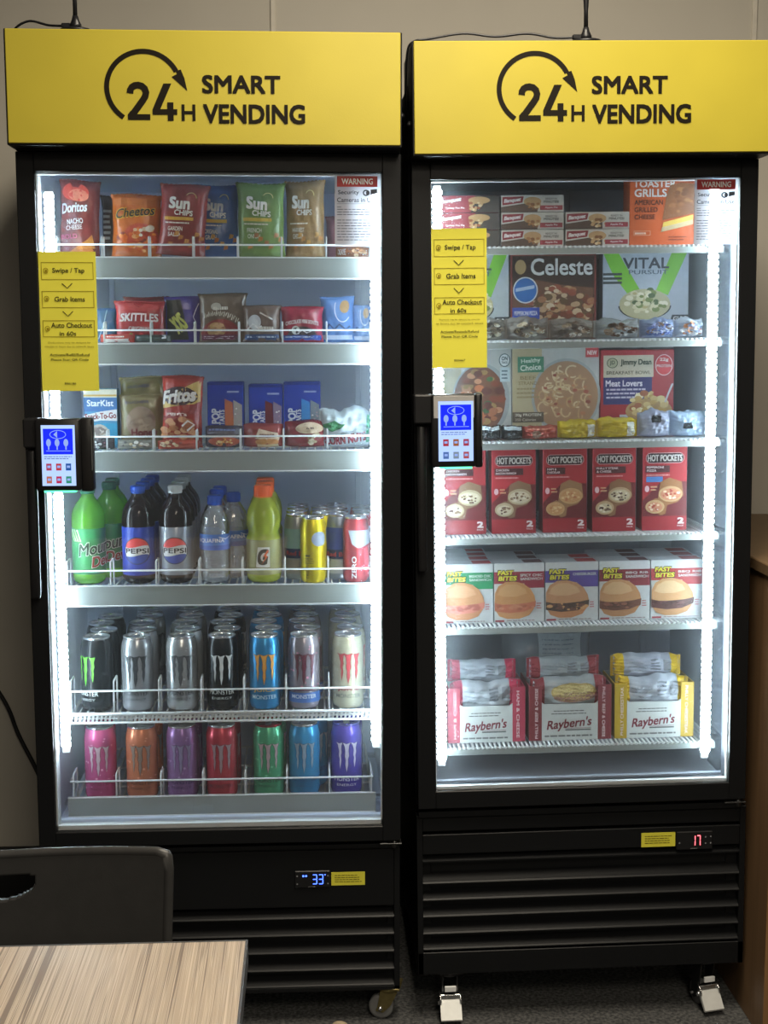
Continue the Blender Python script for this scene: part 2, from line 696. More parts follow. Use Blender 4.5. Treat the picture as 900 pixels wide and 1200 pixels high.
def seg7(art, ch, u0, u1, v0, v1, m):
    S = {'0': 'abcdef', '1': 'bc', '3': 'abgcd', '7': 'abc'}[ch]
    t = 0.16
    du, dv = u1 - u0, v1 - v0
    b = {'a': (0.1, 1 - t / 2, 0.9, 1), 'd': (0.1, 0, 0.9, t / 2), 'g': (0.1, 0.5 - t / 4, 0.9, 0.5 + t / 4),
         'f': (0, 0.53, t, 0.95), 'b': (1 - t, 0.53, 1, 0.95), 'e': (0, 0.05, t, 0.47), 'c': (1 - t, 0.05, 1, 0.47)}
    for s in S:
        q = b[s]
        art.rect(u0 + q[0] * du, v0 + q[1] * dv, u0 + q[2] * du, v0 + q[3] * dv, m)


def header_art(dx, dz, y, root, off):
    S = lambda u, v, l: (u, y * K - l, v)
    a = Art(S, 1.0, 1.0)
    X = lambda zx: (-371 + (100 + zx / 6.43 - 120) * 1.542 + dx) * K
    Z = lambda zy: (1941 - (40 + zy / 6.43 - 57) * 1.478 + dz) * K
    q = lambda L: [(X(p[0]), Z(p[1])) for p in L]
    k = 'sign_black'
    m = mat(k, (0.012, 0.009, 0.005), 0.45, spec=0.15)
    pts = []
    for i in range(49):
        an = radians(124 + (333 - 124) * 1.0 * i / 48)
        pts.append((432 + 279 * cos(an), 405 + 279 * sin(an)))
    a.stroke(q(pts), 9.0 * K, m)
    a.poly(q([(645, 320), (688, 297), (676, 278), (715, 262), (742, 330), (762, 428)]), m)
    a.stroke(q([(328, 450), (331, 424), (343, 402), (365, 389), (390, 386), (418, 393), (440, 413), (449, 442), (443, 472),
                (425, 502), (338, 622)]), 12.2 * K, m)
    a.poly(q([(308, 612), (330, 585), (370, 610), (478, 610), (478, 655), (308, 655)]), m)
    a.poly(q([(582, 372), (642, 372), (555, 570), (608, 570), (608, 517), (655, 517), (655, 570), (683, 570), (683, 614),
              (655, 614), (655, 660), (610, 660), (610, 614), (496, 614), (496, 572)]), m)
    for r in ((716, 532, 739, 660), (798, 532, 821, 660), (738, 583, 800, 608)):
        a.poly(q([(r[0], r[1]), (r[2], r[1]), (r[2], r[3]), (r[0], r[3])]), m)
    a.text('SMART', (-120.5 + dx) * K, (1880 + dz) * K, 143 * K, 33 * K, m, bold=0.035)
    a.text('VENDING', (-97.5 + dx) * K, (1827.5 + dz) * K, 187 * K, 35 * K, m, bold=0.035)
    return a.build('lettering', root, off)


def wire_shelf(root, off, c, i, z, front):
    """one shelf with its wires; part of the cabinet"""
    x0, x1, yb = c['sx0'], c['sx1'], 490
    s = MB()
    yf = 84
    zf = z                       # top of the front rail; the deck may lie lower behind it
    z = z - c['drop'][i]
    s.tube([(x0 + 6, yf + 6, z - 5), (x0 + 6, yb, z - 5)], 3, M_WIRE)
    s.tube([(x1 - 6, yf + 6, z - 5), (x1 - 6, yb, z - 5)], 3, M_WIRE)
    for y in (yf + 4, 220, 350, yb):
        s.tube([(x0 + 6, y, z - 5), (x1 - 6, y, z - 5)], 2.6, M_WIRE)
    sh = s.build('shelf', root, off)
    d = MB()
    n = int((x1 - x0 - 12) / c['pitch'])
    for k in range(n + 1):
        x = x0 + 6 + (x1 - x0 - 12) * k / n
        r = c['wr']
        if c['kind'] == 'cooler':
            d.box(x - r, x + r, yf + 4, yb, z - 2 * r, z, M_WIRE)
        else:
            d.box(x - r, x + r, yf - 6, yb, z - 2 * r, z, M_WIRE, 0.8)
    dw = tag(d.build('deck_wires', sh), 'fine white wires of the shelf deck', kind='stuff')
    dw.data.transform(Matrix.Translation(-Vector(off)))
    zd, z = z, zf
    r = MB()
    if front == 'rail':
        r.box(x0, x1, yf - 8, yf - 5, z - c['rail'], z - 1, M_RAIL, 0.8)
        r.box(x0, x1, yf - 10, yf - 3, z - 2.5, z, M_WIRE, 0.8)
        r.box(x0, x1, yf - 10, yf - 4, z - c['rail'] - 1.5, z - c['rail'] + 1.5, M_WIRE, 0.8)
        r.box(x0, x1, yf - 5, yf + 4, z - 7, z - 4, M_RAIL)
    elif front == 'slot':
        for zz in (z - 1, z - 20):
            r.tube([(x0, yf - 6, zz), (x1, yf - 6, zz)], 2.6, M_WIRE)
        kx = x0
        while kx < x1:
            r.prism([(kx, z - 20), (kx + 4.5, z - 20), (kx + 8, z - 1), (kx + 3.5, z - 1)], 'y', yf - 7, yf - 4, M_WIRE)
            kx += 8.6
        r.box(x0, x1, yf - 3, yf + 4, z - 7, z - 4, M_WIRE)
    else:
        r.box(x0, x1, yf - 4, yf, z - 17, z - 4, M_RAIL, 0.8)
        r.box(x0, x1, yf - 1, yf + 6, z - 7, z - 4, M_WIRE)
    rr = r.build('front_rail', sh)
    rr.data.transform(Matrix.Translation(-Vector(off)))
    if front in ('rail', 'slot'):
        g = c['guard'][i]
        b = MB()
        b.tube([(x0 + 6, 98, g), (x0 + 6, yf - 8, g), (x1 - 5, yf - 8, g), (x1 - 5, 98, g)], 2.0, M_WIRE)
        bb = b.build('guard_wire', sh)
        bb.data.transform(Matrix.Translation(-Vector(off)))
        for x in c['posts']:
            p = MB()
            zt = c['ptop'][i]
            p.tube([(x, yf - 5, z - 2), (x, yf - 5, zt), (x, yf - 3, zt + 3), (x, yf + c['back'][i], zt + 4), (x, yf + c['back'][i] + 3, zt), (x, yf + c['back'][i] + 3, zd - 1)], 1.9, M_WIRE)
            pp = p.build('divider_wire', sh)
            pp.data.transform(Matrix.Translation(-Vector(off)))
    else:
        for s_ in ((1,) if i < 5 else ()):       # loop clips that hang the shelf from the side wall
            xx = (x0 + 2, x1 - 2)[s_]
            p = MB()
            xi = xx - 13
            p.tube([(xx, 120, z - 6), (xi, 130, z - 30), (xi - 4, 134, z - 60), (xx, 140, z - 78)], 1.6, M_WIRE)
            pp = p.build('shelf_clip', sh)
            pp.data.transform(Matrix.Translation(-Vector(off)))
    z = zd
    # brackets that carry the shelf on the side walls
    for s_ in (0, 1):
        xa, xb = (c['ix0'] + 2, x0 + 10) if s_ == 0 else (x1 - 10, c['ix1'] - 2)
        for yy in (130, 420):
            b2 = MB().box(xa, xb, yy, yy + 20, z - 14, z - 7, M_CHROME).build('shelf_bracket', sh)
            b2.data.transform(Matrix.Translation(-Vector(off)))
    return sh


def led_strip(root, off, x, y, z0, z1, hw):
    h = MB().box(x - 8, x + 8, y + 2, y + 12, z0, z1, M_SPACER, 1)
    st = h.build('light_strip', root, off)
    d = MB().box(x - hw, x + hw, y - 1.5, y + 3, z0 + 12, z1 - 6, M_LEDS, 1)
    dd = d.build('diffuser', st)
    dd.data.transform(Matrix.Translation(-Vector(off)))
    b = MB()
    z = z0 + 16
    while z < z1 - 10:
        b.box(x - hw - 2.5, x + hw + 2.5, y - 2, y + 2, z, z + 6.5, M_LEDB)
        z += 13
    bb = tag(b.build('led_beads', st), 'row of white light beads', kind='stuff')
    bb.data.transform(Matrix.Translation(-Vector(off)))


def cabinet(c):
    F = c['F']
    X0, X1, ZB, ZT = c['x0'], c['x1'], c['zb'], c['zt']
    cx = (X0 + X1) / 2
    base = Vector((cx * K, 0.33, c['foot'] * K))
    root = empty(c['name'], F @ Matrix.Translation(base), c['label'], 'refrigerator')
    off = base
    bx0, bx1 = c['bx0'], c['bx1']
    yb = 620
    ix0, ix1, iz0, iz1 = c['ix0'], c['ix1'], c['iz0'], c['iz1']
    # outer body
    b = MB()
    b.box(bx0, ix0 - 2, 42, yb, ZB, ZT - 60, M_BLACK, 2)
    b.box(ix1 + 2, bx1, 42, yb, ZB, ZT - 60, M_BLACK, 2)
    b.box(bx0, bx1, 520, yb, ZB, ZT - 60, M_BLACK, 2)
    b.box(bx0, bx1, 42, yb, iz1 + 2, ZT - 60, M_BLACK, 2)
    b.box(bx0, bx1, 42, yb, c['base_t'] - 12, iz0 - 2, M_BLACK, 2)
    b.box(bx0 + 5, bx1 - 5, 60, yb - 10, ZB, c['base_t'] - 12, M_BLACK)
    b.build('body', root, off)
    # lining of the cold space
    ml = c['liner']
    l = MB()
    l.box(ix0 - 2, ix0, 52, 502, iz0, iz1, ml)
    l.box(ix1, ix1 + 2, 52, 502, iz0, iz1, ml)
    l.box(ix0, ix1, 500, 502, iz0, iz1, ml)
    l.box(ix0, ix1, 52, 502, iz0 - 2, iz0, ml)
    l.box(ix0, ix1, 52, 502, iz1, iz1 + 2, ml)
    l.box(ix0, ix1, 52, 62, iz0, iz0 + c['sill'], ml, 2)
    l.build('lining', root, off)
    if c['kind'] == 'freezer':  # glossy strips added to darken the front of both side walls
        mk = mat('side_dark', (0.018, 0.025, 0.04), 0.12, noise=0.05)
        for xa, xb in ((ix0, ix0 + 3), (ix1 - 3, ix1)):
            MB().box(xa, xb, 52, 172, iz0 + 2, iz1 - 2, mk, 0.5).build('dark_side_strip', root, off)
    for x in c['pil']:
        MB().box(x - 7, x + 7, 492, 500, iz0, iz1 - 20, c['pilmat'], 1.5).build('shelf_standard', root, off)
    MB().box(c['duct'][0], c['duct'][1], 488, 500, iz1 - 90, iz1, ml, 3).build('air_duct', root, off)
    # door: frame, glass, spacer, gasket
    dx0, dx1, dz0, dz1 = c['door']
    gx0, gx1, gz0, gz1 = c['glass']
    d = MB()
    d.box(dx0, gx0, 0, 40, dz0, dz1, M_BLACK, 1.5)
    d.box(gx1, dx1, 0, 40, dz0, dz1, M_BLACK, 1.5)
    d.box(gx0 - 1, gx1 + 1, 0, 40, gz1, dz1, M_BLACK, 1.5)
    d.box(gx0 - 1, gx1 + 1, 0, 40, dz0, gz0, M_BLACK, 1.5)
    door = d.build('door', root, off)

    def sub(o):
        o.data.transform(Matrix.Translation(-off))
        return o
    g = MB()
    g.box(gx0, gx1, 9, 13, gz0, gz1, M_GLASS)
    sub(g.build('glass_pane', door))
    sp = MB()
    w = c['spw']
    for q in ((gx0, gx0 + w[0], gz0, gz1), (gx1 - w[1], gx1, gz0, gz1), (gx0, gx1, gz0, gz0 + w[2]), (gx0, gx1, gz1 - w[3], gz1)):
        sp.box(q[0], q[1], 14, 24, q[2], q[3], M_SPACER)
    sub(sp.build('glass_spacer', door))
    gk = MB()
    mg = c['gasket']
    for q in ((gx0 - 6, gx0 + 2, gz0 - 4, gz1 + 4), (gx1 - 2, gx1 + 6, gz0 - 4, gz1 + 4), (gx0, gx1, gz0 - 4, gz0 + 2), (gx0, gx1, gz1 - 2, gz1 + 4)):
        gk.box(q[0], q[1], 26, 51, q[2], q[3], mg)
    sub(gk.build('gasket', door))
    # pull handle on the opening side
    hx0, hx1, hz0, hz1 = c['handle']
    h = MB()
    h.box(hx0, hx1, -34, -16, hz0, hz1, M_BLACK2, 6, 3)
    h.box(hx0 + 2, hx1 - 2, -18, 1, hz0 + 8, hz0 + 34, M_BLACK2, 2)
    h.box(hx0 + 2, hx1 - 2, -18, 1, hz1 - 34, hz1 - 8, M_BLACK2, 2)
    sub(h.build('handle', door))
    # hinge at the foot of the door
    MB().box(dx1 - 42, dx1 + 2, 2, 40, dz0 - 9, dz0 - 6, M_HINGE, 0.5).tube(
        [(dx1 - 12, 12, dz0 - 18), (dx1 - 12, 12, dz0 - 1)], 6, M_HINGE, 10).build('hinge', root, off)
    MB().box(dx0 + 2, dx1 - 2, 12, 42, c['base_t'], dz0 - 10, M_BLACK).build('gap_filler', root, off)  # black filler put in to darken the gap below the door
    MB().box(dx0 + 2, dx1 - 2, 0, 42, dz1 + 1, c['hz0'] - 1, M_BLACK, 0.5).build('gap_filler', root, off)  # the same added filler in the gap above the door
    # lit header sign
    hx = c['head']
    s = MB()
    s.box(hx[0] - 2, hx[1] + 2, -62, 150, c['hz0'] - 2, c['hz1'], M_BLACK, 1)
    hd = s.build('header_sign', root, off)
    MBf = MB().box(hx[0] + 1, hx[1] - 1, -66, -61, c['hz0'] + 1, c['hz1'] - 1, M_YEL, 1.2)
    sub(MBf.build('sign_face', hd)).__setitem__('label', 'bright yellow sign face')
    o = header_art(c['artdx'], c['artdz'], -66, hd, off)
    o['label'] = 'black lettering and clock arrow emblem'
    for xx in (hx[0] - 8, hx[1] + 2):
        MB().box(xx, xx + 6, -20, -2, c['hz0'] + 55, c['hz0'] + 68, M_BLACK2, 2).tube(
            [(xx + 3, -22, c['hz0'] + 61), (xx + 3, -14, c['hz0'] + 61)], 5, M_BLACK2, 8).build('sign_bolt', root, off)
    # shelves
    for i, z in enumerate(c['shelves']):
        wire_shelf(root, off, c, i, z, c['fronts'][i])
    for x in c['leds']:
        led_strip(root, off, x, 64, c['ledz'][0], c['ledz'][1], 7 if c['kind'] == 'freezer' else 6.5)
    # machine compartment
    y = 22
    bt = c['base_t']
    p = MB()
    p.box(bx0, bx0 + 12, y, 60, ZB, bt, M_BLACK, 1)
    p.box(bx1 - 12, bx1, y, 60, ZB, bt, M_BLACK, 1)
    p.box(bx0, bx1, y - 2, 60, bt - 6, bt, M_BLACK, 1.5)
    p.box(bx0 + 12, bx1 - 12, y + 24, y + 34, ZB, bt, M_BLACK)
    p.box(bx0, bx1, y, 60, ZB, c['kick'], M_BLACK, 1.2)
    p.build('base_frame', root, off)
    for (z0, z1) in c['panels']:
        MB().box(bx0 + 12, bx1 - 12, y + 1, y + 30, z0, z1, M_BLACK, 1.2).build('base_panel', root, off)
    if c['lip']:
        z0, z1 = c['lip']
        MB().prism([(y + 26, z1), (y + 2, z0 + 3), (y + 2, z0), (y + 26, z1 - 4)], 'x', bx0 + 12, bx1 - 12, M_BLACK).build('louvre_lip', root, off)
    for z in c['slats']:
        MB().prism([(y + 24, z + 18), (y + 5, z + 6), (y + 2.6, z + 4.6), (y + 0.6, z + 2.2), (y, z), (y + 3, z), (y + 26, z + 14)], 'x',
                   bx0 + 12, bx1 - 12, M_BLACK).prism(
            [(y + 3.2, z + 5.4), (y + 2.2, z + 4.9), (y - 0.4, z + 2.2), (y - 0.4, z + 0.6), (y + 1, z + 0.6)], 'x', bx0 + 12, bx1 - 12, M_BLACK).build('louvre_slat', root, off)
    # temperature controller and sticker
    q = c['disp']
    ctl = MB().box(q[0], q[1], y - 3, y + 4, q[2], q[3], M_BLACK2, 1.5).build('controller', root, off)
    a = flat_mm(q[0], q[1], q[2], q[3], y - 3)
    mc = emis('digits_' + c['name'], c['digcol'], 6.0)
    g0, g1 = c['digu']
    mid = (g0 + g1) / 2
    seg7(a, c['digits'][0], g0, mid - 0.02, 0.22, 0.80, mc)
    seg7(a, c['digits'][1], mid + 0.02, g1, 0.22, 0.80, mc)
    if c['kind'] == 'cooler':
        a.ell(g1 + 0.05, 0.78, 0.018, 0.035, mc)
        for u in (0.24, 0.32):
            a.ell(u, 0.72, 0.028, 0.055, mc)
    for u, v in c['btn']:
        a.ell(u, v, 0.022, 0.045, '8a8d90')
    a.lines(0.38, 0.6, 0.05, 0.12, 1, '9a9a9a')
    sub(a.build('digits', ctl))
    q = c['stick']
    st = MB().box(q[0], q[1], y - 0.6, y + 1.2, q[2], q[3], M_SHEET).build('sticker', root, off)
    a = flat_mm(q[0], q[1], q[2], q[3], y - 0.6)
    a.lines(0.1, 0.92, 0.2, 0.85, 4, '6b5b10', 0.3)
    sub(a.build('fine_print', st))
    for (x, yy, sty, yw) in c['cast']:
        wp = F @ Vector((x * K, yy * K, 0))
        caster(root, off, x, yy, ZB + 2, -wp.z * 1000, sty, yw)
    return root


cooler = cabinet(dict(
    name='vending_cooler', kind='cooler', F=FL, label='black glass door cooler stocked with snacks, bottles and cans',
    x0=-548, x1=178, zb=74, zt=1976, foot=0, bx0=-546, bx1=178, ix0=-521, ix1=149, iz0=432, iz1=1742, base_t=387,
    liner=M_LINER, sill=14, pil=(-445, 111), pilmat=M_LINER, duct=(-225, -148),
    door=(-548, 178, 405, 1767), glass=(-514, 141.5, 436.5, 1731), spw=(3, 3, 9, 5), gasket=mat('gasket_grey', (0.55, 0.57, 0.57), 0.5),
    handle=(-542, -522, 918, 1209), hz0=1772, hz1=1976, head=(-547, 173), artdx=0, artdz=0,
    shelves=(1577, 1409, 1196, 924, 659, 483), fronts=('rail', 'rail', 'rail', 'rail', 'slot', 'rail'),
    drop=(0, 0, 0, 6, 8, 22), back=(20, 20, 20, 36, 38, 38), guard=(1600, 1434, 1224, 954, 706, 516), ptop=(1612, 1446, 1232, 968, 722, 526),
    posts=(-490, -403, -312, -226, -139, -53, 35, 122), sx0=-502, sx1=131, pitch=16, wr=1.5, rail=42,
    leds=(-500, 131), ledz=(580, 1700), kick=84, panels=((258, 380),), lip=None, slats=(232, 195, 157, 119, 84),
    disp=(-38, 35, 301, 337), digits='33', digcol=(0.05, 0.12, 1.0), digu=(0.50, 0.80), stick=(37, 106, 304, 332),
    btn=((0.07, 0.72), (0.07, 0.25), (0.93, 0.72), (0.93, 0.25)),
    cast=((157, 50, 'brass', 78), (-520, 50, 'brass', 20), (150, 560, 'plain', 0), (-510, 560, 'plain', 0))))

freezer = cabinet(dict(
    name='vending_freezer', kind='freezer', F=FR, label='black glass door freezer stocked with boxed frozen meals',
    x0=201, x1=875, zb=102, zt=1959, foot=0, bx0=199, bx1=884, ix0=232, ix1=847, iz0=494, iz1=1744, base_t=446,
    liner=M_LINERF, sill=16, pil=(300, 780), pilmat=M_LINERF, duct=(480, 600),
    door=(201, 875, 467, 1750), glass=(238, 840, 503.5, 1716), spw=(2.5, 2.5, 6, 4), gasket=mat('gasket_dark', (0.03, 0.035, 0.045), 0.4),
    handle=(204, 222, 960, 1249), hz0=1754, hz1=1959, head=(202, 879), artdx=726, artdz=-2,
    shelves=(1594, 1408, 1205, 1012, 825, 569), fronts=('comb',) * 6,
    drop=(0,) * 6, back=(), guard=(), ptop=(), posts=(), sx0=261, sx1=834, pitch=9.5, wr=2.3, rail=15,
    leds=(256, 808), ledz=(535, 1712), kick=150, panels=((411, 440), (362, 404)), lip=(344, 361), slats=(298, 262, 226, 189, 155),
    disp=(738, 814, 355, 394), digits='17', digcol=(1.0, 0.10, 0.12), digu=(0.42, 0.66), stick=(665, 736, 363, 393),
    btn=((0.80, 0.7), (0.94, 0.72), (0.80, 0.35), (0.94, 0.36), (0.08, 0.4)),
    cast=((266, 50, 'brake', 0), (812, 62, 'brake', 12), (270, 560, 'plain', 0), (810, 560, 'plain', 0))))

# ------------------------------------------------------------------ things fixed to the doors


def payment_terminal(F, x0, x1, z0, z1, ax0, sx, blk, label, tint, icons):
    """card terminal on the door: arm, housing, reader block, screen, light bar"""
    r = empty('payment_terminal', F @ T((x0 + x1) / 2, 0, z0), label, 'payment terminal')
    off = Vector(((x0 + x1) / 2 * K, 0, z0 * K))
    MB().box(ax0, x0 + 6, -44, -0.4, z1 - 56, z1, M_BLACK2, 3).build('mounting_arm', r, off)
    MB().box(x0, x1, -52, -16, z0 + 2, z1, M_BLACK2, 4, 2).build('housing', r, off)
    MB().box(x1 - 2, blk, -46, -18, z0, z1 + 1, M_BLACK2, 4, 2).build('card_reader', r, off)
    MB().box(blk - 3, blk - 1, -48, -44, z0 + 40, z1 - 12, mat('smoked_plastic', (0.10, 0.11, 0.11), 0.15), 0.6).build('reader_slot', r, off)
    s = MB().box(sx[0] - 2, sx[1] + 2, -53.5, -51, sx[2] - 2, sx[3] + 2, emis('screen_white', (0.42, 0.58, 1.0), 1.25)).build('screen', r, off)
    a = flat_mm(sx[0], sx[1], sx[2], sx[3], -53.5)
    blue = emis('screen_blue', (0.015, 0.03, 0.95), 1.1)
    pale = emis('screen_pale', (0.35, 0.5, 1.0), 0.9)
    a.rect(0.03, 0.52, 0.97, 0.96, blue)
    a.ring(0.5, 0.86, 0.26, 0.075, 0.0012, pale)
    a.poly([(0.36, 0.86), (0.48, 0.92), (0.48, 0.80)], pale)
    for u in (0.20, 0.47, 0.75):
        a.ell(u, 0.72, 0.075, 0.065, pale)
        a.rect(u - 0.02, 0.60, u + 0.02, 0.68, pale)
    a.rect(0.12, 0.575, 0.9, 0.585, pale)
    txt = emis('screen_ink', (0.10, 0.16, 0.45), 0.8)
    a.lines(0.05, 0.95, 0.43, 0.50, 2, txt, 0.35)
    for k in range(6):
        u, v = 0.19 + 0.31 * (k % 3), 0.31 - 0.22 * (k // 3)
        e = emis('screen_icon_' + icons[k], hexc(icons[k]), 0.8)
        a.rect(u - 0.085, v - 0.065, u + 0.085, v + 0.055, e)
        a.rect(u - 0.05, v - 0.02, u + 0.05, v + 0.02, pale)
    o = a.build('screen_picture', s)
    o.data.transform(Matrix.Translation(-off))
    MB().box(sx[0], sx[1], -50, -30, z0 - 1.5, z0 + 2.5, emis('status_green', (0.12, 0.9, 0.45), 2.2), 0.5).build('status_light', r, off)
    if tint:
        MB().box(x0 + 4, x1 - 4, -52.6, -51.5, sx[3] - 30, z1 - 3, mat('bezel_silver', (0.42, 0.41, 0.40), 0.35), 0.4).build('silver_bezel', r, off)
    return r


payment_terminal(FL, -519, -434, 1129, 1268, -543, (-505, -446, 1143, 1254), -412,
                 'black touch screen card terminal on the cooler door', False,
                 ('c0506a', 'd04a50', '3060b0', 'd07a60', 'd03a60', '40a080'))
payment_terminal(FR, 231, 317, 1166, 1308, 198, (246, 309, 1182, 1293), 330,
                 'black touch screen card terminal with silver bezel on the freezer door', True,
                 ('c04048', 'b06a40', 'b84858', '6080c0', '90a0b0', 'c06060'))


def instruction_sign(F, x0, x1, z0, z1, label, small, bold3, code):
    r = empty('instruction_sign', F @ T((x0 + x1) / 2, 8, z0), label, 'sign')
    off = Vector(((x0 + x1) / 2 * K, 8 * K, z0 * K))
    MB().box(x0, x1, 7.6, 8.9, z0, z1, M_SHEET).build('yellow_sheet', r, off)
    a = flat_mm(x0, x1, z0, z1, 7.6)
    k = '2a2604'
    line = '8f7d08'
    for (v0, v1) in ((0.80, 0.925), (0.60, 0.72), (0.39, 0.51)):
        a.frame(0.045, v0, 0.955, v1, 0.0010, line)
    a.text('Swipe / Tap', 0.52, 0.862, 0.56, 0.045, k, 0.015)
    a.text('Grab Items', 0.53, 0.662, 0.53, 0.036, k, 0.015)
    a.text('Auto Checkout', 0.55, 0.475, 0.72, 0.037, k, 0.015)
    a.text('in 60s', 0.48, 0.415, 0.29, 0.032, k, 0.015)
    for v in (0.775, 0.575):
        a.stroke([(0.40, v), (0.49, v - 0.035), (0.58, v)], 0.0016, k)
    for v in (0.865, 0.665, 0.45):
        a.ring(0.125, v, 0.045, 0.02, 0.0012, '9c8a10')
        a.rect(0.11, v - 0.012, 0.15, v + 0.006, '9c8a10')
    a.text(small[0], 0.5, 0.348, 0.74, 0.014, '7a6a08', 0.0)
    a.text(small[1], 0.5, 0.322, 0.86, 0.014, '7a6a08', 0.0)
    a.text(bold3, 0.5, 0.262, 0.70, 0.019, k, 0.012)
    a.text('Please Scan QR Code', 0.5, 0.226, 0.66, 0.019, k, 0.012)
    a.text(code, 0.5, 0.055, 0.20, 0.015, k, 0.01)
    a.build('lettering', r, off)


instruction_sign(FL, -513, -405, 1318, 1582, 'yellow instruction sheet stuck on the cooler door glass',
                 ('Deductions may be delayed by', 'minutes or hours due to network issues'), 'Activate/Refill/Refund', 'B86186')
instruction_sign(FR, 239, 346, 1357, 1624, 'yellow instruction sheet stuck on the freezer door glass',
                 ('Payment may be delayed by minutes', 'or hours due to network issues'), 'Activate/Restock/Refund', 'B53467')


def warning_sign(F, x0, x1, z0, z1, label):
    r = empty('warning_sign', F @ T((x0 + x1) / 2, 8, z0), label, 'sign')
    off = Vector(((x0 + x1) / 2 * K, 8 * K, z0 * K))
    MB().box(x0, x1, 7.8, 8.9, z0, z1, film_mat('half_clear_film', (0.85, 0.87, 0.95), 0.42, 0.2, 0.05, translucent=True)).build('clear_sheet', r, off)
    a = flat_mm(x0, x1, z0, z1, 7.8)
    a.rect(0.05, 0.83, 0.93, 0.98, 'b8383a')
    a.text('WARNING', 0.49, 0.905, 0.68, 0.085, 'ffffff', 0.025)
    k = '30343c'
    a.text('Security', 0.30, 0.745, 0.46, 0.075, k, 0.015)
    a.text('Cameras in Use', 0.48, 0.645, 0.86, 0.065, k, 0.012)
    a.ring(0.68, 0.745, 0.07, 0.045, 0.0025, k)
    a.ell(0.72, 0.745, 0.04, 0.035, k)
    a.poly([(0.78, 0.72), (0.92, 0.74), (0.92, 0.80), (0.78, 0.79)], k)
    a.rect(0.05, 0.588, 0.93, 0.594, '70757e')
    a.lines(0.05, 0.16, 0.53, 0.56, 1, '5b606a')
    a.lines(0.05, 0.93, 0.42, 0.53, 3, '5b606a', 0.3)
    a.lines(0.05, 0.93, 0.06, 0.38, 8, '5b606a', 0.3)
    a.build('lettering', r, off)


warning_sign(FL, 51, 139, 1595, 1728, 'clear warning sticker in the upper corner of the cooler glass')
warning_sign(FR, 752, 838, 1589, 1715, 'clear warning sticker in the upper corner of the freezer glass')

# ------------------------------------------------------------------ antennas, cord, furniture


def antenna(F, x, z, cable, label):
    r = empty('antenna', F @ T(x, -25, z), label, 'antenna')
    MB().lathe([(0, 0), (31, 0), (31, 3), (27, 6), (10, 8), (0, 8)], M_BLACK2, 24).build('magnetic_base', r)
    MB().lathe([(0, 7), (11, 7), (11, 14), (7, 22), (5, 30), (0, 30)], M_BLACK2, 14).box(-26, -6, -4, 4, 8, 17, M_BLACK2, 2).build('swivel_joint', r)
    MB().lathe([(0, 26), (4.2, 26), (4.0, 60), (5.2, 75), (4.6, 230), (3.5, 236), (0, 236)], M_BLACK2, 12).build('mast', r)
    MB().tube(cable, 2.2, M_BLACK2, 8).build('cable', r)


def smooth(pts, n=8):
    out = []
    P = [Vector(p) for p in pts]
    for i in range(len(P) - 1):
        a, b, c, d = P[max(i - 1, 0)], P[i], P[i + 1], P[min(i + 2, len(P) - 1)]
        for k in range(n):
            t = k / n
            out.append(0.5 * ((2 * b) + (-a + c) * t + (2 * a - 5 * b + 4 * c - d) * t * t + (-a + 3 * b - 3 * c + d) * t ** 3))
    out.append(P[-1])
    return out


antenna(FL, -425, 1977, smooth([(-20, 0, 12), (-50, 5, 14), (-85, 10, 22), (-112, 14, 10), (-118, 40, -2), (-122, 110, 2)]),
        'black stub antenna with cable on top of the cooler')
antenna(FR, 531, 1960, smooth([(-20, 0, 12), (-60, 3, 12), (-110, 5, 20), (-170, 6, 15), (-230, 8, 21), (-295, 10, 12), (-322, 12, 8),
                               (-335, 20, -8), (-337, 45, -70), (-336, 120, -160)]),
        'black stub antenna with a long cable on top of the freezer')
tag(MB().tube(smooth([(-900, 716, 720), (-775, 712, 530), (-735, 708, 430), (-690, 700, 335), (-655, 690, 240), (-640, 660, 150)]), 5.5, M_BLACK2, 8)
    .build('power_cord'), 'black power cord hanging down the wall beside the cooler', 'cord')

# wooden counter cabinet beside the freezer
M_OAK = wood_mat('brown_wood', (0.20, 0.115, 0.055), (0.16, 0.09, 0.04), (0.24, 0.14, 0.07), (6, 40, 1.2), 1.0, 0.5)
r = empty('wood_cabinet', T(1200, 360, 0), 'brown wooden counter cabinet standing beside the freezer', 'cabinet')
o_ = Vector((1.2, 0.36, 0))
MB().box(909, 927, -88, 728, 0, 948, M_OAK, 1).build('side_panel', r, o_)
MB().box(1500, 1518, -88, 728, 0, 948, M_OAK, 1).build('side_panel', r, o_)
MB().box(909, 926, -91, -87, 0, 948, wood_mat('edge_band', (0.28, 0.15, 0.06), (0.22, 0.11, 0.04), (0.33, 0.18, 0.08), (6, 40, 1.2)), 0.3).build('edge_band', r, o_)
MB().box(927, 1500, -64, 728, 80, 948, M_OAK).build('carcass', r, o_)
for a_, b_ in ((930, 1211), (1215, 1497)):
    d_ = MB().box(a_, b_, -84, -66, 90, 935, M_OAK, 1.5).build('door', r, o_)
    MB().tube([(b_ - 30, -84, 700), (b_ - 30, -109, 700), (b_ - 30, -109, 820), (b_ - 30, -84, 820)], 5, M_CHROME, 8).build('handle', d_, o_)
MB().box(904, 1530, -96, 728, 948, 972, mat('counter_laminate', (0.19, 0.12, 0.06), 0.5), 2).build('countertop', r, o_)

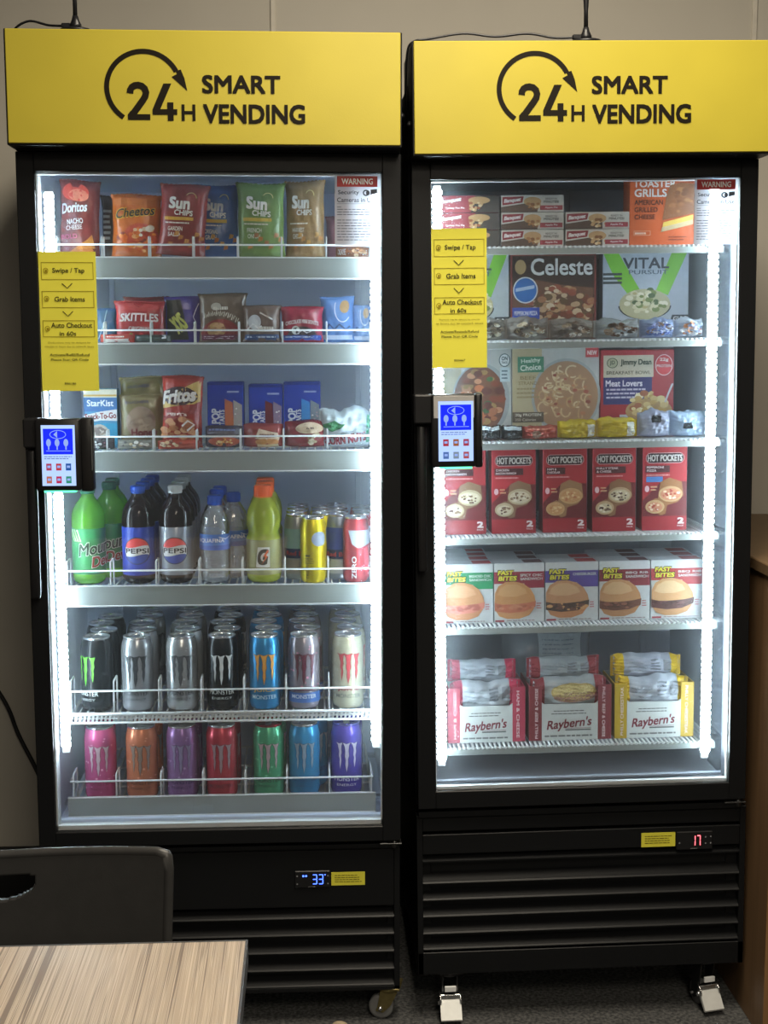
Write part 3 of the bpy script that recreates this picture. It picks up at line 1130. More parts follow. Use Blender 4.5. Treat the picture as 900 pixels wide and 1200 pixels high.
# table with streaked laminate top
M_TABLE = wood_mat('zebrano', (0.40, 0.31, 0.225), (0.19, 0.14, 0.10), (0.56, 0.455, 0.345), (230, 0.9, 1), 1.0, 0.42, radians(-15), True, 3)
M_TEDGE = mat('table_edge', (0.045, 0.04, 0.038), 0.5)
r = empty('table', T(-700, -1560, 0), 'streaked light wood laminate table with dark edge', 'table')
o_ = Vector((-0.7, -1.56, 0))
MB().box(-1320, -77, -1948, -1172, 712, 740, M_TABLE, 1.2).build('table_top', r, o_)
e_ = MB()
for q in ((-79, -75, -1952, -1170), (-1322, -1318, -1952, -1170)):
    e_.box(q[0], q[1], q[2], q[3], 711, 739.6, M_TEDGE, 0.6)
for q in ((-1952, -1948), (-1172, -1168)):
    e_.box(-1322, -75, q[0], q[1], 711, 739.6, M_TEDGE, 0.6)
e_.build('edge_band', r, o_)
for x_ in (-1080, -330):
    MB().tube([(x_, -1560, 20), (x_, -1560, 712)], 32, M_BLACK2, 16).box(x_ - 150, x_ + 150, -1590, -1530, 700, 712, M_BLACK2, 2).build('column', r, o_)
    MB().box(x_ - 30, x_ + 30, -1830, -1290, 0, 26, M_BLACK2, 4).build('foot', r, o_)

# plastic chair tucked under the table, its back towards the cooler
M_CHAIR = mat('grey_plastic', (0.040, 0.039, 0.038), 0.36, noise=0.06, bump=0.04, bscale=500)
r = empty('chair', T(-410, -1150, 0), 'dark grey plastic chair with a hand slot in its back, tucked under the table', 'chair')
o_ = Vector((-0.41, -1.15, 0))


def chair_back():
    nx, nz = 200, 120
    w, z0, z1 = 222.0, 470.0, 756.0
    mb = MB()

    def P(i, k, s):
        u = -1 + 2 * i / nx
        t = k / nz
        hw = w * (0.955 + 0.045 * t)
        x = u * hw
        z = z0 + (z1 - z0) * t - 11 * (1 - abs(u)) * t + (-5 * max(0, abs(u) - 0.95) / 0.05 * t)
        y = -930 - 26 * (1 - u * u) * 0 - 30 * t * 0 + 22 * t - 30 * u * u + s * 5.5
        return ((-410 + x) * K, y * K, z * K)
    solid = {}
    for i in range(nx):
        for k in range(nz):
            u = -1 + 2 * (i + 0.5) / nx
            t = (k + 0.5) / nz
            q = max(0.0, abs(u) - 0.165) / 0.035
            hole = q < 1 and 0.785 + 0.055 * (abs(u) / 0.2) ** 2 + 0.012 * q * q < t < 0.905 - 0.012 * q * q
            solid[(i, k)] = not hole
    vid = {}

    def V(i, k, s):
        if (i, k, s) not in vid:
            vid[(i, k, s)] = len(vl)
            vl.append(P(i, k, s))
        return vid[(i, k, s)]
    vl, fs = [], []
    for (i, k), on in solid.items():
        if not on:
            continue
        fs.append((V(i, k, -1), V(i + 1, k, -1), V(i + 1, k + 1, -1), V(i, k + 1, -1)))
        fs.append((V(i, k, 1), V(i, k + 1, 1), V(i + 1, k + 1, 1), V(i + 1, k, 1)))
        for (di, dk, a, b) in ((-1, 0, (0, 0), (0, 1)), (1, 0, (1, 0), (1, 1)), (0, -1, (0, 0), (1, 0)), (0, 1, (0, 1), (1, 1))):
            if not solid.get((i + di, k + dk), False):
                fs.append((V(i + a[0], k + a[1], -1), V(i + b[0], k + b[1], -1), V(i + b[0], k + b[1], 1), V(i + a[0], k + a[1], 1)))
    mb.add(vl, fs, M_CHAIR, False)
    rim = []
    for k in range(0, nz + 1, 8):
        rim.append(Vector(P(nx, k, 0)) / K)
    rim[-1] = rim[-1] + Vector((-2, 0, 0))
    for i in range(nx - 1, 0, -6):
        rim.append(Vector(P(i, nz, 0)) / K)
    for k in range(nz, -1, -8):
        rim.append(Vector(P(0, k, 0)) / K)
    return mb, rim


cb, rim = chair_back()
bo = cb.build('backrest', r, o_)
for p_ in bo.data.polygons:
    p_.use_smooth = True
MB().tube(rim, 7, M_CHAIR, 8).build('backrest_rim', bo, o_)
MB().box(-620, -200, -1370, -950, 440, 458, M_CHAIR, 8, 3).build('seat', r, o_)
MB().box(-600, -220, -966, -936, 440, 486, M_CHAIR, 6, 2).build('back_joint', r, o_)
for (x_, y_) in ((-600, -1350), (-220, -1350), (-600, -975), (-220, -975)):
    MB().tube([(x_, y_, 442), (x_ + (-12 if x_ < -400 else 12), y_ + (-15 if y_ < -1200 else 15), 0)], 10, M_CHROME, 10).build('leg', r, o_)

# pale scrap lying on the carpet
sc = MB()
sc.lathe([(0, 0), (16, 0), (20, 4), (19, 12), (12, 17), (0, 18)], mat('tan_board', (0.62, 0.50, 0.33), 0.6, noise=0.3, nscale=60), 14)
sc.v = [(x * 1.1, y * 2.0, z) for x, y, z in sc.v]
so = tag(sc.build('paper_cup_sleeve'), 'pale tan crumpled scrap lying on the dark carpet', 'litter')
so.name = 'paper_scrap'
so.location = (0.052, -0.02, 0.0)

# ------------------------------------------------------------------ products: shared builders
ORD = ('second', 'third', 'fourth', 'fifth', 'sixth')


def bag(name, label, cat, F, cx, z0, yf, w, h, t, color, art=None, seal='tb', yaw=0, tilt=0, lean=0, group=None, seed=1,
        material=None, sealc=None, crumple=1.0):
    """a pillow-shaped film pack with crimped seals; yf is the depth of its front face"""
    rnd = random.Random(seed)
    ph = [rnd.uniform(0, 6.28) for _ in range(8)]
    W, H, TT = w * K, h * K, t * K

    def e(q):
        return max(0.0, 4 * q * (1 - q)) ** 0.42

    def s(q):
        return max(0.0, 1 - abs(2 * q - 1) ** 2.8) ** 0.55

    def thick(u, v):
        if seal == 'tb':
            b = e(0.04 + 0.92 * v) * (0.04 + 0.96 * s(u)) if 0.045 < v < 0.955 else 0.04
        else:
            b = e(u) * (0.05 + 0.95 * s(v)) if 0.05 < u < 0.95 else 0.05
        wr = 0.055 * sin(9 * u + 5 * v + ph[0]) + 0.045 * sin(17 * v - 7 * u + ph[1]) + 0.03 * sin(26 * u + 11 * v + ph[2]) \
            + 0.05 * sin(38 * (u if seal == 'tb' else v) + ph[3]) * (abs(2 * (v if seal == 'tb' else u) - 1) ** 3)
        if crumple > 1:
            wr = wr * crumple + 0.10 * sin(23 * u + 19 * v + ph[6]) * sin(31 * v - 13 * u + ph[7]) + 0.07 * abs(sin(41 * u - 17 * v + ph[0]))
        return TT / 2 * max(0.03, b + wr * b)

    def XZ(u, v):
        if seal == 'tb':
            x = (u - 0.5) * W * (1 - 0.09 * s(v) + 0.012 * sin(14 * v + ph[4]))
            z = v * H + 0.012 * H * sin(5 * u + ph[5]) * v
        else:
            x = (u - 0.5) * W
            q = s(0.05 + 0.9 * u)
            z = H * (0.12 * (1 - q)) + v * H * (1 - 0.24 * (1 - q)) + 0.02 * crumple * H * sin(7 * u + ph[5]) * v \
                + ((0.035 * sin(11 * u + ph[6]) + 0.03 * sin(29 * u + ph[7]) * sin(5 * u + ph[1])) * H * v * v if crumple > 1 else 0)
        return x, z

    def S(u, v, l):
        x, z = XZ(u, v)
        return (x, -thick(u, v) - l, z)
    z0 = z0 + abs(sin(radians(lean))) * w * 0.5
    R0 = F @ T(cx, yf + t / 2, z0) @ RZ(yaw) @ RX(-tilt) @ RY(lean)
    r = empty(name, R0, label, cat, group)
    nu, nv = (18, 20) if crumple <= 1 else (30, 24)
    mb = MB()
    m = material or foil(color)
    for sd in (-1, 1):
        vs_, fs = [], []
        for j in range(nv + 1):
            for i in range(nu + 1):
                u, v = i / nu, j / nv
                x, z = XZ(u, v)
                y = sd * thick(u, v) * (1.0 if 0 < i < nu else 0.02)
                vs_.append((x, y, max(z, 0.0002)))
        for j in range(nv):
            for i in range(nu):
                a = j * (nu + 1) + i
                q = (a, a + 1, a + nu + 2, a + nu + 1)
                fs.append(q if sd < 0 else q[::-1])
        mb.add(vs_, fs, m, True)
    mb.build('pouch', r, fixn=False)
    sm = sealc or m
    sl = MB()
    nz = 22
    for end in (0, 1):
        vs_, fs = [], []
        for i in range(nz + 1):
            q = i / nz
            zig = (0.012 if i % 2 else 0.0)
            if seal == 'tb':
                a = XZ(q, 0.0 if end == 0 else 0.945)
                b = XZ(q, 0.05 if end == 0 else 1.0)
                da, db = (0, 0) if end == 0 else (0, zig * H)
            else:
                a = XZ(0.0 if end == 0 else 0.945, q)
                b = XZ(0.055 if end == 0 else 1.0, q)
                da = db = 0
            yy = -0.0012 - 0.0006 * (i % 2)
            vs_ += [(a[0], yy - 0.0012, max(a[1] - da, 0.0002)), (b[0], yy - 0.0012, b[1] + db),
                    (a[0], -yy + 0.0002, max(a[1] - da, 0.0002)), (b[0], -yy + 0.0002, b[1] + db)]
        for i in range(nz):
            k = 4 * i
            fs += [(k, k + 4, k + 5, k + 1), (k + 2, k + 3, k + 7, k + 6), (k + 1, k + 5, k + 7, k + 3), (k, k + 2, k + 6, k + 4)]
        sl = MB().add(vs_, fs, sm)
        sl.build('crimped_seal', r)
    if art:
        a = Art(S, W, H, smax=0.011 if crumple <= 1 else 0.005, lift=0.0009 if crumple <= 1 else 0.0016)
        art(a)
        a.build('front_print', r)
    return r


def carton(name, label, cat, F, x0, x1, z0, h, yf, depth, color, art=None, top=None, yaw=0, group=None, shell=None):
    """a folded board box with printed front, flaps and edges"""
    w = x1 - x0
    r = empty(name, F @ T((x0 + x1) / 2, yf + depth / 2, z0) @ RZ(yaw), label, cat, group)
    m = board(color)
    MB().box(-w / 2, w / 2, -depth / 2, depth / 2, 0, h, m, 1.0).build('box', r)
    fl = MB().box(-w / 2 + 1.5, w / 2 - 1.5, -depth / 2 + 1, depth / 2 - 1, h - 0.2, h + 0.7, m, 0.2)
    f = fl.build('top_flap', r)
    if top:
        S = lambda u, v, l: ((u - 0.5) * w * K, (v - 0.5) * depth * K, (h + 0.7) * K + l)
        a = Art(S, w * K, depth * K, lift=0.0002)
        top(a)
        a.build('top_print', f)
    if art:
        a = Art(flat(-w / 2 * K, 0, w * K, h * K, -depth / 2 * K), w * K, h * K, lift=0.0002)
        art(a)
        a.build('front_print', r)
    return r


def can(name, label, F, cx, cy, z0, R_, H, color, art, group, metal=0.55, rough=0.3, lidc=None, cat='can', tabc=None, lidp=None):
    r = empty(name, F @ T(cx, cy, z0), label, cat, group)
    m = mat('canpaint_' + color, hexc(color), rough, metal=metal, noise=0.08, nscale=70)
    k = R_ / 33.0
    b = MB().lathe([(0, 5), (20 * k, 4), (25 * k, 0), (27 * k, 0.5), (31 * k, 5), (R_, 13), (R_, H - 26), (R_ - 0.6, H - 21),
                    (30.2 * k, H - 12), (28 * k, H - 6), (27.3 * k, H - 3.5)], m, 32)
    b.build('body', r)
    lm = lidc or M_LID
    l = MB().lathe([(27.2 * k, H - 5), (28.4 * k, H - 2.5), (28.2 * k, H - 0.4), (27.2 * k, H), (25.8 * k, H - 0.6), (25.0 * k, H - 5.0)], lm, 32)
    l.lathe([(25.0 * k, H - 5.0), (24 * k, H - 6), (22.6 * k, H - 5.4), (22 * k, H - 4.6), (0, H - 4.4)], lidp or M_LID, 32)
    lo = l.build('lid', r)
    tb = MB()
    for (cy_, ry) in ((-4, 10), (6, 7.5)):
        pts = [(7.0 * k * cos(q * pi / 8), cy_ + ry * k * sin(q * pi / 8)) for q in range(16)]
        tb.prism(pts, 'z', H - 3.0 + (0.5 if cy_ > 0 else 0), H - 1.6, tabc or M_LID)
    tb.build('pull_tab', lo)
    a = Art(lambda u, v, l_: ((R_ * K + l_) * sin((u - 0.5) * pi), -(R_ * K + l_) * cos((u - 0.5) * pi), (13 + v * (H - 40)) * K),
            pi * R_ * K, (H - 40) * K, smax=0.005, lift=0.0003)
    art(a)
    a.build('label_print', r)
    return r


CLAW = ([(0.0, 1.0), (0.14, 0.96), (0.31, 1.0), (0.26, 0.90), (0.245, 0.78), (0.27, 0.66), (0.23, 0.56), (0.255, 0.40), (0.195, 0.10),
         (0.16, 0.32), (0.175, 0.45), (0.13, 0.55), (0.155, 0.70), (0.11, 0.82), (0.085, 0.93)],
        [(0.33, 1.0), (0.48, 0.95), (0.67, 1.0), (0.60, 0.90), (0.575, 0.72), (0.60, 0.55), (0.55, 0.44), (0.565, 0.26), (0.49, 0.0),
         (0.435, 0.26), (0.455, 0.42), (0.415, 0.54), (0.44, 0.70), (0.41, 0.86)],
        [(0.69, 1.0), (0.84, 0.96), (1.0, 0.99), (0.955, 0.90), (0.92, 0.80), (0.945, 0.66), (0.90, 0.56), (0.92, 0.42), (0.86, 0.14),
         (0.815, 0.34), (0.835, 0.48), (0.80, 0.58), (0.825, 0.74), (0.775, 0.90)])


def energy_art(claw, edge=None, word='MONSTER', sub='ENERGY', wc='e8e8e8', juice=None, cu=0.5, band=None, speck=None):
    def f(a):
        if speck:
            rn = random.Random(7)
            st, a.step = a.step, 0.000012
            for _ in range(26):
                u, v = rn.uniform(0.05, 0.95), rn.uniform(0.0, 1.05)
                a.ell(u, v, 0.02 * rn.uniform(0.5, 1.6), 0.02 * rn.uniform(0.4, 1.2), speck, n=6)
            a.step = st
        if band:
            a.rect(0.0, 0.02, 1.0, 0.20, band)
        for L in CLAW:
            q = [(cu - 0.22 + p[0] * 0.44, 0.36 + p[1] * 0.55) for p in L]
            if edge:
                c = (sum(p[0] for p in q) / len(q), sum(p[1] for p in q) / len(q))
                a.poly([(c[0] + (p[0] - c[0]) * 1.32, c[1] + (p[1] - c[1]) * 1.045) for p in q], edge)
            a.poly(q, claw)
        if juice:
            a.text('JUICE', cu, 0.255, 0.44, 0.085, juice, 0.03)
            a.text(word, cu, 0.135, 0.50, 0.075, wc, 0.015)
        else:
            a.text(word, cu, 0.235, 0.52, 0.085, wc, 0.018)
            a.text(sub, cu, 0.125, 0.40, 0.045, wc, 0.0)
    return f


# ------------------------------------------------------------------ cooler, top shelf: crisp bags
Z1, Z2, Z3, Z4, Z5, Z6 = [z + 0.6 for z in (1577, 1409, 1196, 918, 651, 461)]


def art_tri(a):
    a.ell(0.42, 0.84, 0.34, 0.12, 'd8412c')
    a.ell(0.5, 0.80, 0.25, 0.08, 'ef8a6c')
    a.poly([(0.05, 0.42), (0.55, 0.60), (0.30, 0.20)], '6a1410')
    a.text('Doritos', 0.40, 0.64, 0.66, 0.13, 'ffffff', 0.03, shear=0.2, rot=8)
    a.text('NACHO', 0.42, 0.46, 0.42, 0.07, 'ffffff', 0.02, rot=8)
    a.text('CHEESE', 0.40, 0.38, 0.42, 0.06, 'f0e0e0', 0.02, rot=8)
    a.text('BOLD', 0.28, 0.26, 0.4, 0.06, 'e0608a', 0.02, rot=6)
    a.poly([(0.25, 0.05), (0.75, 0.24), (0.9, 0.06)], 'c8762a')
    a.poly([(0.5, 0.10), (0.85, 0.30), (0.92, 0.12)], 'd88a34')


bag('chip_bag', 'dark red chip bag with white slanted name beside the light strip', 'chip bag', FL, -458, Z1, 128, 84, 150, 44, '7a221a', art_tri,
    seed=3, lean=2, group='chip bags on the top shelf')
bag('chip_bag', 'dark brown chip bag standing behind the orange chip bag', 'chip bag', FL, -388, Z1, 210, 76, 130, 40, '4a3326',
    lambda a: a.lines(0.05, 0.3, 0.3, 0.8, 6, 'c8c4bc', 0.5), seed=4, group='chip bags on the top shelf')


def art_orange(a):
    a.rect(0.03, 0.82, 0.97, 0.93, 'b8601c')
    a.text('Cheetos', 0.50, 0.72, 0.82, 0.17, 'f2c230', 0.05, shear=0.35, rot=7)
    a.text('Cheetos', 0.50, 0.72, 0.80, 0.15, '1c1408', 0.02, shear=0.35, rot=7)
    a.ell(0.62, 0.34, 0.36, 0.2, 'b23a1c')
    a.blobs(0.55, 0.28, 0.40, 0.22, ['d8631c', 'e88a2a', 'c24a18', 'f0b070', '7a2412'], 46, 0.0075, 0.6)
    a.blobs(0.7, 0.42, 0.22, 0.08, ['f0e4d0', 'e8c8a0'], 7, 0.007, 0.7)


bag('chip_bag', 'orange chip bag with black and yellow slanted name and corn curls', 'chip bag', FL, -345, Z1, 132, 104, 124, 48, 'bf611e', art_orange,
    seed=5, lean=1, group='chip bags on the top shelf')


def sun_art(band, sub, chips):
    def f(a):
        a.text('Sun', 0.42, 0.73, 0.46, 0.17, 'f4efe4', 0.05, rot=-3)
        a.text('CHIPS', 0.52, 0.595, 0.40, 0.075, 'f4efe4', 0.03, rot=-3)
        a.ring(0.66, 0.80, 0.12, 0.08, 0.0015, 'e8d088', 0, 150)
        a.rect(0.12, 0.49, 0.74, 0.535, band)
        a.lines(0.14, 0.7, 0.43, 0.475, 1, 'e8e2d4', 0.4)
        a.text(sub[0], 0.36, 0.37, 0.32, 0.06, 'efe9da', 0.012)
        a.text(sub[1], 0.35, 0.29, 0.28, 0.06, 'efe9da', 0.012)
        for q in range(7):
            u, v = 0.22 + 0.11 * q + 0.02 * (q % 2), 0.12 + 0.05 * ((q * 3) % 4)
            a.poly([(u, v), (u + 0.10, v + 0.015), (u + 0.11, v + 0.06), (u + 0.02, v + 0.065)], chips[q % len(chips)])
            for k in range(3):
                a.rect(u + 0.02 + k * 0.03, v + 0.008, u + 0.028 + k * 0.03, v + 0.058, '7c4a1c')
    return f


bag('chip_bag', 'deep red wavy chip bag with white name standing between orange and blue bags', 'chip bag', FL, -256, Z1, 120, 100, 140, 46, '85302a',
    sun_art('d8a030', ('GARDEN', 'SALSA'), ['c87a30', 'd89848']), seed=6, lean=5, group='chip bags on the top shelf')
bag('chip_bag', 'blue wavy chip bag with white name on the top shelf', 'chip bag', FL, -186, Z1, 176, 90, 148, 42, '44659a',
    sun_art('d8b040', ('ORIGINAL', 'GRAIN'), ['c87a30', 'd8a858']), seed=7, lean=1, group='chip bags on the top shelf')
bag('chip_bag', 'green wavy chip bag with white name on the top shelf', 'chip bag', FL, -95, Z1, 130, 100, 148, 48, '6c8648',
    sun_art('c8a83a', ('FRENCH', 'ONION'), ['c87a30', 'a86a3a']), seed=8, group='chip bags on the top shelf')
bag('chip_bag', 'tan wavy chip bag beside the green one on the top shelf', 'chip bag', FL, -6, Z1, 142, 84, 154, 46, '9a7a50',
    sun_art('8a6a38', ('HARVEST', 'CHEDDAR'), ['c88a40', 'd8a858']), seed=9, yaw=-8, group='chip bags on the top shelf')
bag('chip_bag', 'pale pink chip bag lying low behind the warning sticker', 'chip bag', FL, 70, Z1, 230, 70, 92, 40, 'a06a70', None,
    seed=10, group='chip bags on the top shelf')
bag('snack_pack', 'low brown and orange snack pack behind the guard wire by the warning sticker', 'snack pack', FL, 90, Z1, 112, 70, 24, 60, '9a5a34',
    lambda a: (a.text('DIXIE', 0.16, 0.5, 0.24, 0.5, 'e0d8d0', 0.02), a.blobs(0.6, 0.5, 0.3, 0.3, ['d89058', 'e8b888', '704028'], 14, 0.005)), seal='lr', seed=11)

# ------------------------------------------------------------------ cooler, second shelf: candy and cookie pouches


def art_candy(a):
    a.ell(0.5, 0.86, 0.40, 0.10, 'a83030')
    a.text('SKITTLES', 0.5, 0.60, 0.80, 0.20, 'f4eeee', 0.04, shear=0.1, bow=0.1)
    a.text('ORIGINAL', 0.5, 0.34, 0.46, 0.10, 'e8dcdc', 0.02)
    a.blobs(0.5, 0.14, 0.36, 0.08, ['d83030', 'e8a020', '58a030', '7a3090'], 12, 0.0045)


GP2 = 'pouches on the second shelf'
bag('candy_bag', 'small blue pouch at the end of the second shelf by the yellow sheet', 'candy bag', FL, -412, Z2, 150, 50, 68, 24, '3a628a',
    lambda a: a.stroke([(0.2, 0.1), (0.45, 0.5), (0.6, 0.95)], 0.002, 'a8c8dc'), seed=21, group=GP2)
bag('candy_bag', 'red candy pouch with white name in front of its dark twin', 'candy bag', FL, -340, Z2, 128, 104, 82, 26, '9e2a2c', art_candy, seed=22, group=GP2)
bag('candy_bag', 'dark red candy pouch peeking over the red one before it', 'candy bag', FL, -332, Z2, 172, 96, 92, 26, '6a2022', None, seed=23, group=GP2)


def art_purple(a):
    a.poly([(0.03, 0.06), (0.62, 0.06), (0.40, 0.94), (0.03, 0.94)], '2a2c28')
    a.text('XXS', 0.34, 0.42, 0.34, 0.42, 'c0c464', 0.03, rot=35)
    a.stroke([(0.72, 0.25), (0.80, 0.45), (0.74, 0.55), (0.90, 0.85)], 0.0018, 'd8d0e8')


bag('candy_bag', 'purple and black candy pouch with yellow green lettering', 'candy bag', FL, -254, Z2, 150, 80, 92, 26, '4c3f88', art_purple, seed=24, yaw=10, group=GP2)


def art_cookie(a):
    a.ell(0.45, 0.16, 0.42, 0.32, '7e2420', 0, 180)
    a.ell(0.36, 0.26, 0.20, 0.16, 'b08a58')
    a.blobs(0.36, 0.26, 0.17, 0.13, ['8a6236', 'c8a070'], 8, 0.005)
    a.ell(0.36, 0.74, 0.11, 0.08, 'b8b4a8')
    a.lines(0.3, 0.66, 0.66, 0.74, 1, 'd8d4c8', 0.8)
    for q in range(9):
        u = 0.10 + 0.085 * q
        v = 0.60 - 0.75 * (u - 0.35) ** 2
        a.stroke([(u, v - 0.05), (u + 0.02, v + 0.055), (u + 0.045, v - 0.04), (u + 0.07, v + 0.03)], 0.0022, 'd6d0c0')
    a.rect(0.05, 0.04, 0.80, 0.16, '62203a')
    a.lines(0.1, 0.75, 0.07, 0.14, 2, 'd8c8cc', 0.4)


bag('cookie_bag', 'brown cookie pouch with red arch and pale script', 'cookie bag', FL, -174, Z2, 140, 102, 98, 30, '6a5a4c', art_cookie, seed=25, group=GP2)


def art_muffin(a):
    a.ell(0.30, 0.55, 0.18, 0.2, 'd0d4d8')
    a.stroke([(0.1, 0.36), (0.25, 0.5), (0.4, 0.38), (0.5, 0.44)], 0.004, 'f0f0f0')
    a.stroke([(0.45, 0.8), (0.6, 0.72), (0.8, 0.62)], 0.003, 'd8d0c8')
    a.lines(0.4, 0.9, 0.28, 0.44, 1, 'e0dcd4', 0.8)
    a.rect(0.04, 0.04, 0.96, 0.22, '26406e')
    a.lines(0.1, 0.9, 0.1, 0.2, 1, 'c8d4e4', 0.4)


bag('muffin_pack', 'brown clear film pack with navy foot on the second shelf', 'snack pack', FL, -95, Z2, 124, 80, 74, 40, '6e5a50', art_muffin, seal='tb', seed=26, group=GP2)


def art_donut(a):
    a.text('CHOCOLATE MINI DONUTS', 0.5, 0.52, 0.80, 0.11, 'f0e4e4', 0.02, bow=0.55)
    a.ell(0.5, 0.18, 0.36, 0.26, '301a1c', 0, 180)
    a.ell(0.34, 0.34, 0.10, 0.12, 'd8d8d4')
    a.stroke([(0.40, 0.24), (0.5, 0.34), (0.62, 0.26), (0.8, 0.36)], 0.0025, 'e8e0e0')
    a.rect(0.04, 0.04, 0.96, 0.20, '2a489a')
    a.lines(0.1, 0.9, 0.1, 0.2, 1, 'd0dcf0', 0.4)


bag('donut_pack', 'red pack of mini donuts with arched white lettering', 'snack pack', FL, -14, Z2, 124, 90, 72, 44, '98243a', art_donut, seed=27, group=GP2)


def art_cake(a):
    a.ell(0.72, 0.78, 0.15, 0.14, 'b08850')
    a.ring(0.66, 0.74, 0.26, 0.30, 0.002, 'c8d8ec', 150, 320)
    a.stroke([(0.1, 0.26), (0.25, 0.40), (0.4, 0.28), (0.55, 0.40), (0.75, 0.28), (0.9, 0.36)], 0.004, '20406a')
    a.rect(0.05, 0.06, 0.95, 0.16, 'c0d4ee')


bag('cake_pack', 'light blue film pack with a golden cake picture', 'snack pack', FL, 58, Z2, 146, 72, 92, 36, '5f8ac8', art_cake, seed=28, group=GP2)
bag('cake_pack', 'smaller light blue film pack at the end of the second shelf', 'snack pack', FL, 108, Z2, 160, 42, 76, 34, '6a92cc', art_cake, seed=29, group=GP2)
bag('candy_pack', 'flat red and white candy pack lying behind the guard wire', 'snack pack', FL, -382, Z2, 98, 66, 17, 26, 'c04838',
    lambda a: (a.rect(0.05, 0.05, 0.95, 0.45, 'e8e4e0'), a.lines(0.2, 0.8, 0.55, 0.85, 1, 'f4f0f0', 0.5)), seal='lr', seed=30)
bag('candy_pack', 'flat dark green candy pack with a white corner behind the guard wire', 'snack pack', FL, -311, Z2, 98, 72, 16, 26, '3a4644',
    lambda a: a.rect(0.75, 0.5, 0.95, 0.95, 'e8ecec'), seal='lr', seed=31)

# ------------------------------------------------------------------ cooler, third shelf


def art_tuna(a):
    a.rect(0, 0.86, 1, 1, 'd8d4c4')
    a.rect(0, 0.88, 1, 0.91, 'c09a4a')
    a.rect(0, 0.62, 1, 0.86, '3f6ea8')
    a.text('StarKist', 0.5, 0.765, 0.80, 0.11, 'f4f8fc', 0.025)
    a.poly([(0, 0.42), (0.5, 0.47), (1, 0.46), (1, 0.66), (0.5, 0.62), (0, 0.56)], 'e8ecf0')
    a.text('Snack-To-Go', 0.5, 0.545, 0.94, 0.105, '8a3038', 0.03, rot=3)
    a.rect(0, 0.06, 1, 0.42, '3aa0cc')
    a.ell(0.45, 0.24, 0.30, 0.165, 'c8c0b4')
    a.blobs(0.45, 0.24, 0.24, 0.12, ['a89888', 'd8ccc0', '8c8078'], 20, 0.005)


GP3 = 'packs on the third shelf'
carton('tuna_box', 'blue and white tuna snack box on the third shelf', 'box', FL, -458, -391, Z3, 119, 145, 45, '4f94bc', art_tuna)


def art_bun(a):
    a.text('DUCHESS', 0.42, 0.86, 0.55, 0.05, '30305a', 0.02)
    a.ell(0.5, 0.48, 0.36, 0.30, '8a7260')
    a.blobs(0.5, 0.48, 0.30, 0.24, ['786050', 'a08a74', '8e7864'], 18, 0.010)
    a.text('Honey', 0.58, 0.27, 0.62, 0.18, '6a1f22', 0.04)
    a.lines(0.3, 0.8, 0.1, 0.16, 1, '6a1f22', 0.5)


bag('bun_pack', 'clear honey bun pack with olive band in front of its twin', 'snack pack', FL, -343, Z3, 140, 92, 108, 28, '7d7250', art_bun, seed=41, group=GP3)
bag('bun_pack', 'olive banded honey bun pack standing behind the first one', 'snack pack', FL, -345, Z3, 186, 98, 142, 28, '7a7048',
    lambda a: a.text('DUCHESS', 0.42, 0.87, 0.5, 0.045, '30305a', 0.02), seed=42, group=GP3)


def art_corn(a):
    a.poly([(0.03, 0.66), (0.97, 0.96), (0.97, 0.62), (0.6, 0.60), (0.03, 0.55)], 'd8b46a')
    a.ell(0.46, 0.72, 0.46, 0.13, '3a1a20')
    a.text('Fritos', 0.46, 0.725, 0.84, 0.19, 'f6f2ec', 0.05, shear=0.25, rot=6)
    a.poly([(0.03, 0.44), (0.5, 0.50), (0.97, 0.66), (0.97, 0.52), (0.5, 0.40), (0.03, 0.38)], '8a2420')
    a.lines(0.15, 0.7, 0.43, 0.50, 1, 'f0d8d0', 0.6)
    a.blobs(0.45, 0.24, 0.42, 0.17, ['b8744c', 'c88a60', 'a05c38', 'd09a70'], 26, 0.009, 0.6)
    a.stroke([(0.55, 0.30), (0.7, 0.38), (0.85, 0.33), (0.68, 0.24)], 0.004, 'f4ece8')


bag('chip_bag', 'red and tan corn chip bag with white slanted name on the third shelf', 'chip bag', FL, -261, Z3, 118, 88, 144, 46, '9c3228', art_corn, seed=43, yaw=-6, lean=2)


def pastry_art(c1, c2):
    def f(a):
        a.rect(0.0, 0.955, 1, 1, '0e2a7a')
        a.text('POP', 0.22, 0.46, 0.42, 0.13, 'e4ecf8', 0.04, rot=90)
        a.text('TARTS', 0.40, 0.44, 0.42, 0.085, 'e4ecf8', 0.03, rot=90)
        a.poly([(0.48, 0.14), (0.74, 0.14), (0.70, 0.68), (0.48, 0.74)], c1)
        a.poly([(0.72, 0.20), (0.96, 0.14), (0.96, 0.64), (0.72, 0.72)], c2)
        a.blobs(0.84, 0.42, 0.08, 0.2, ['ffffff', 'c8b0b8'], 8, 0.002)
        a.lines(0.55, 0.92, 0.82, 0.88, 1, 'b8c8e8', 0.5)
    return f


carton('pastry_box', 'blue toaster pastry box with orange pastry picture', 'box', FL, -213, -138, Z3, 130, 210, 60, '1538a0', pastry_art('c8704a', 'b8b4b0'), group='toaster pastry boxes')
carton('pastry_box', 'blue toaster pastry box with dark red pastry picture', 'box', FL, -127, -56, Z3, 125, 210, 60, '1538a0', pastry_art('6a1c28', '9a88a4'), group='toaster pastry boxes')
carton('pastry_box', 'blue toaster pastry box with light blue pastry picture', 'box', FL, -54, 23, Z3, 130, 210, 60, '1538a0', pastry_art('3a90d8', '8a98a4'), group='toaster pastry boxes')

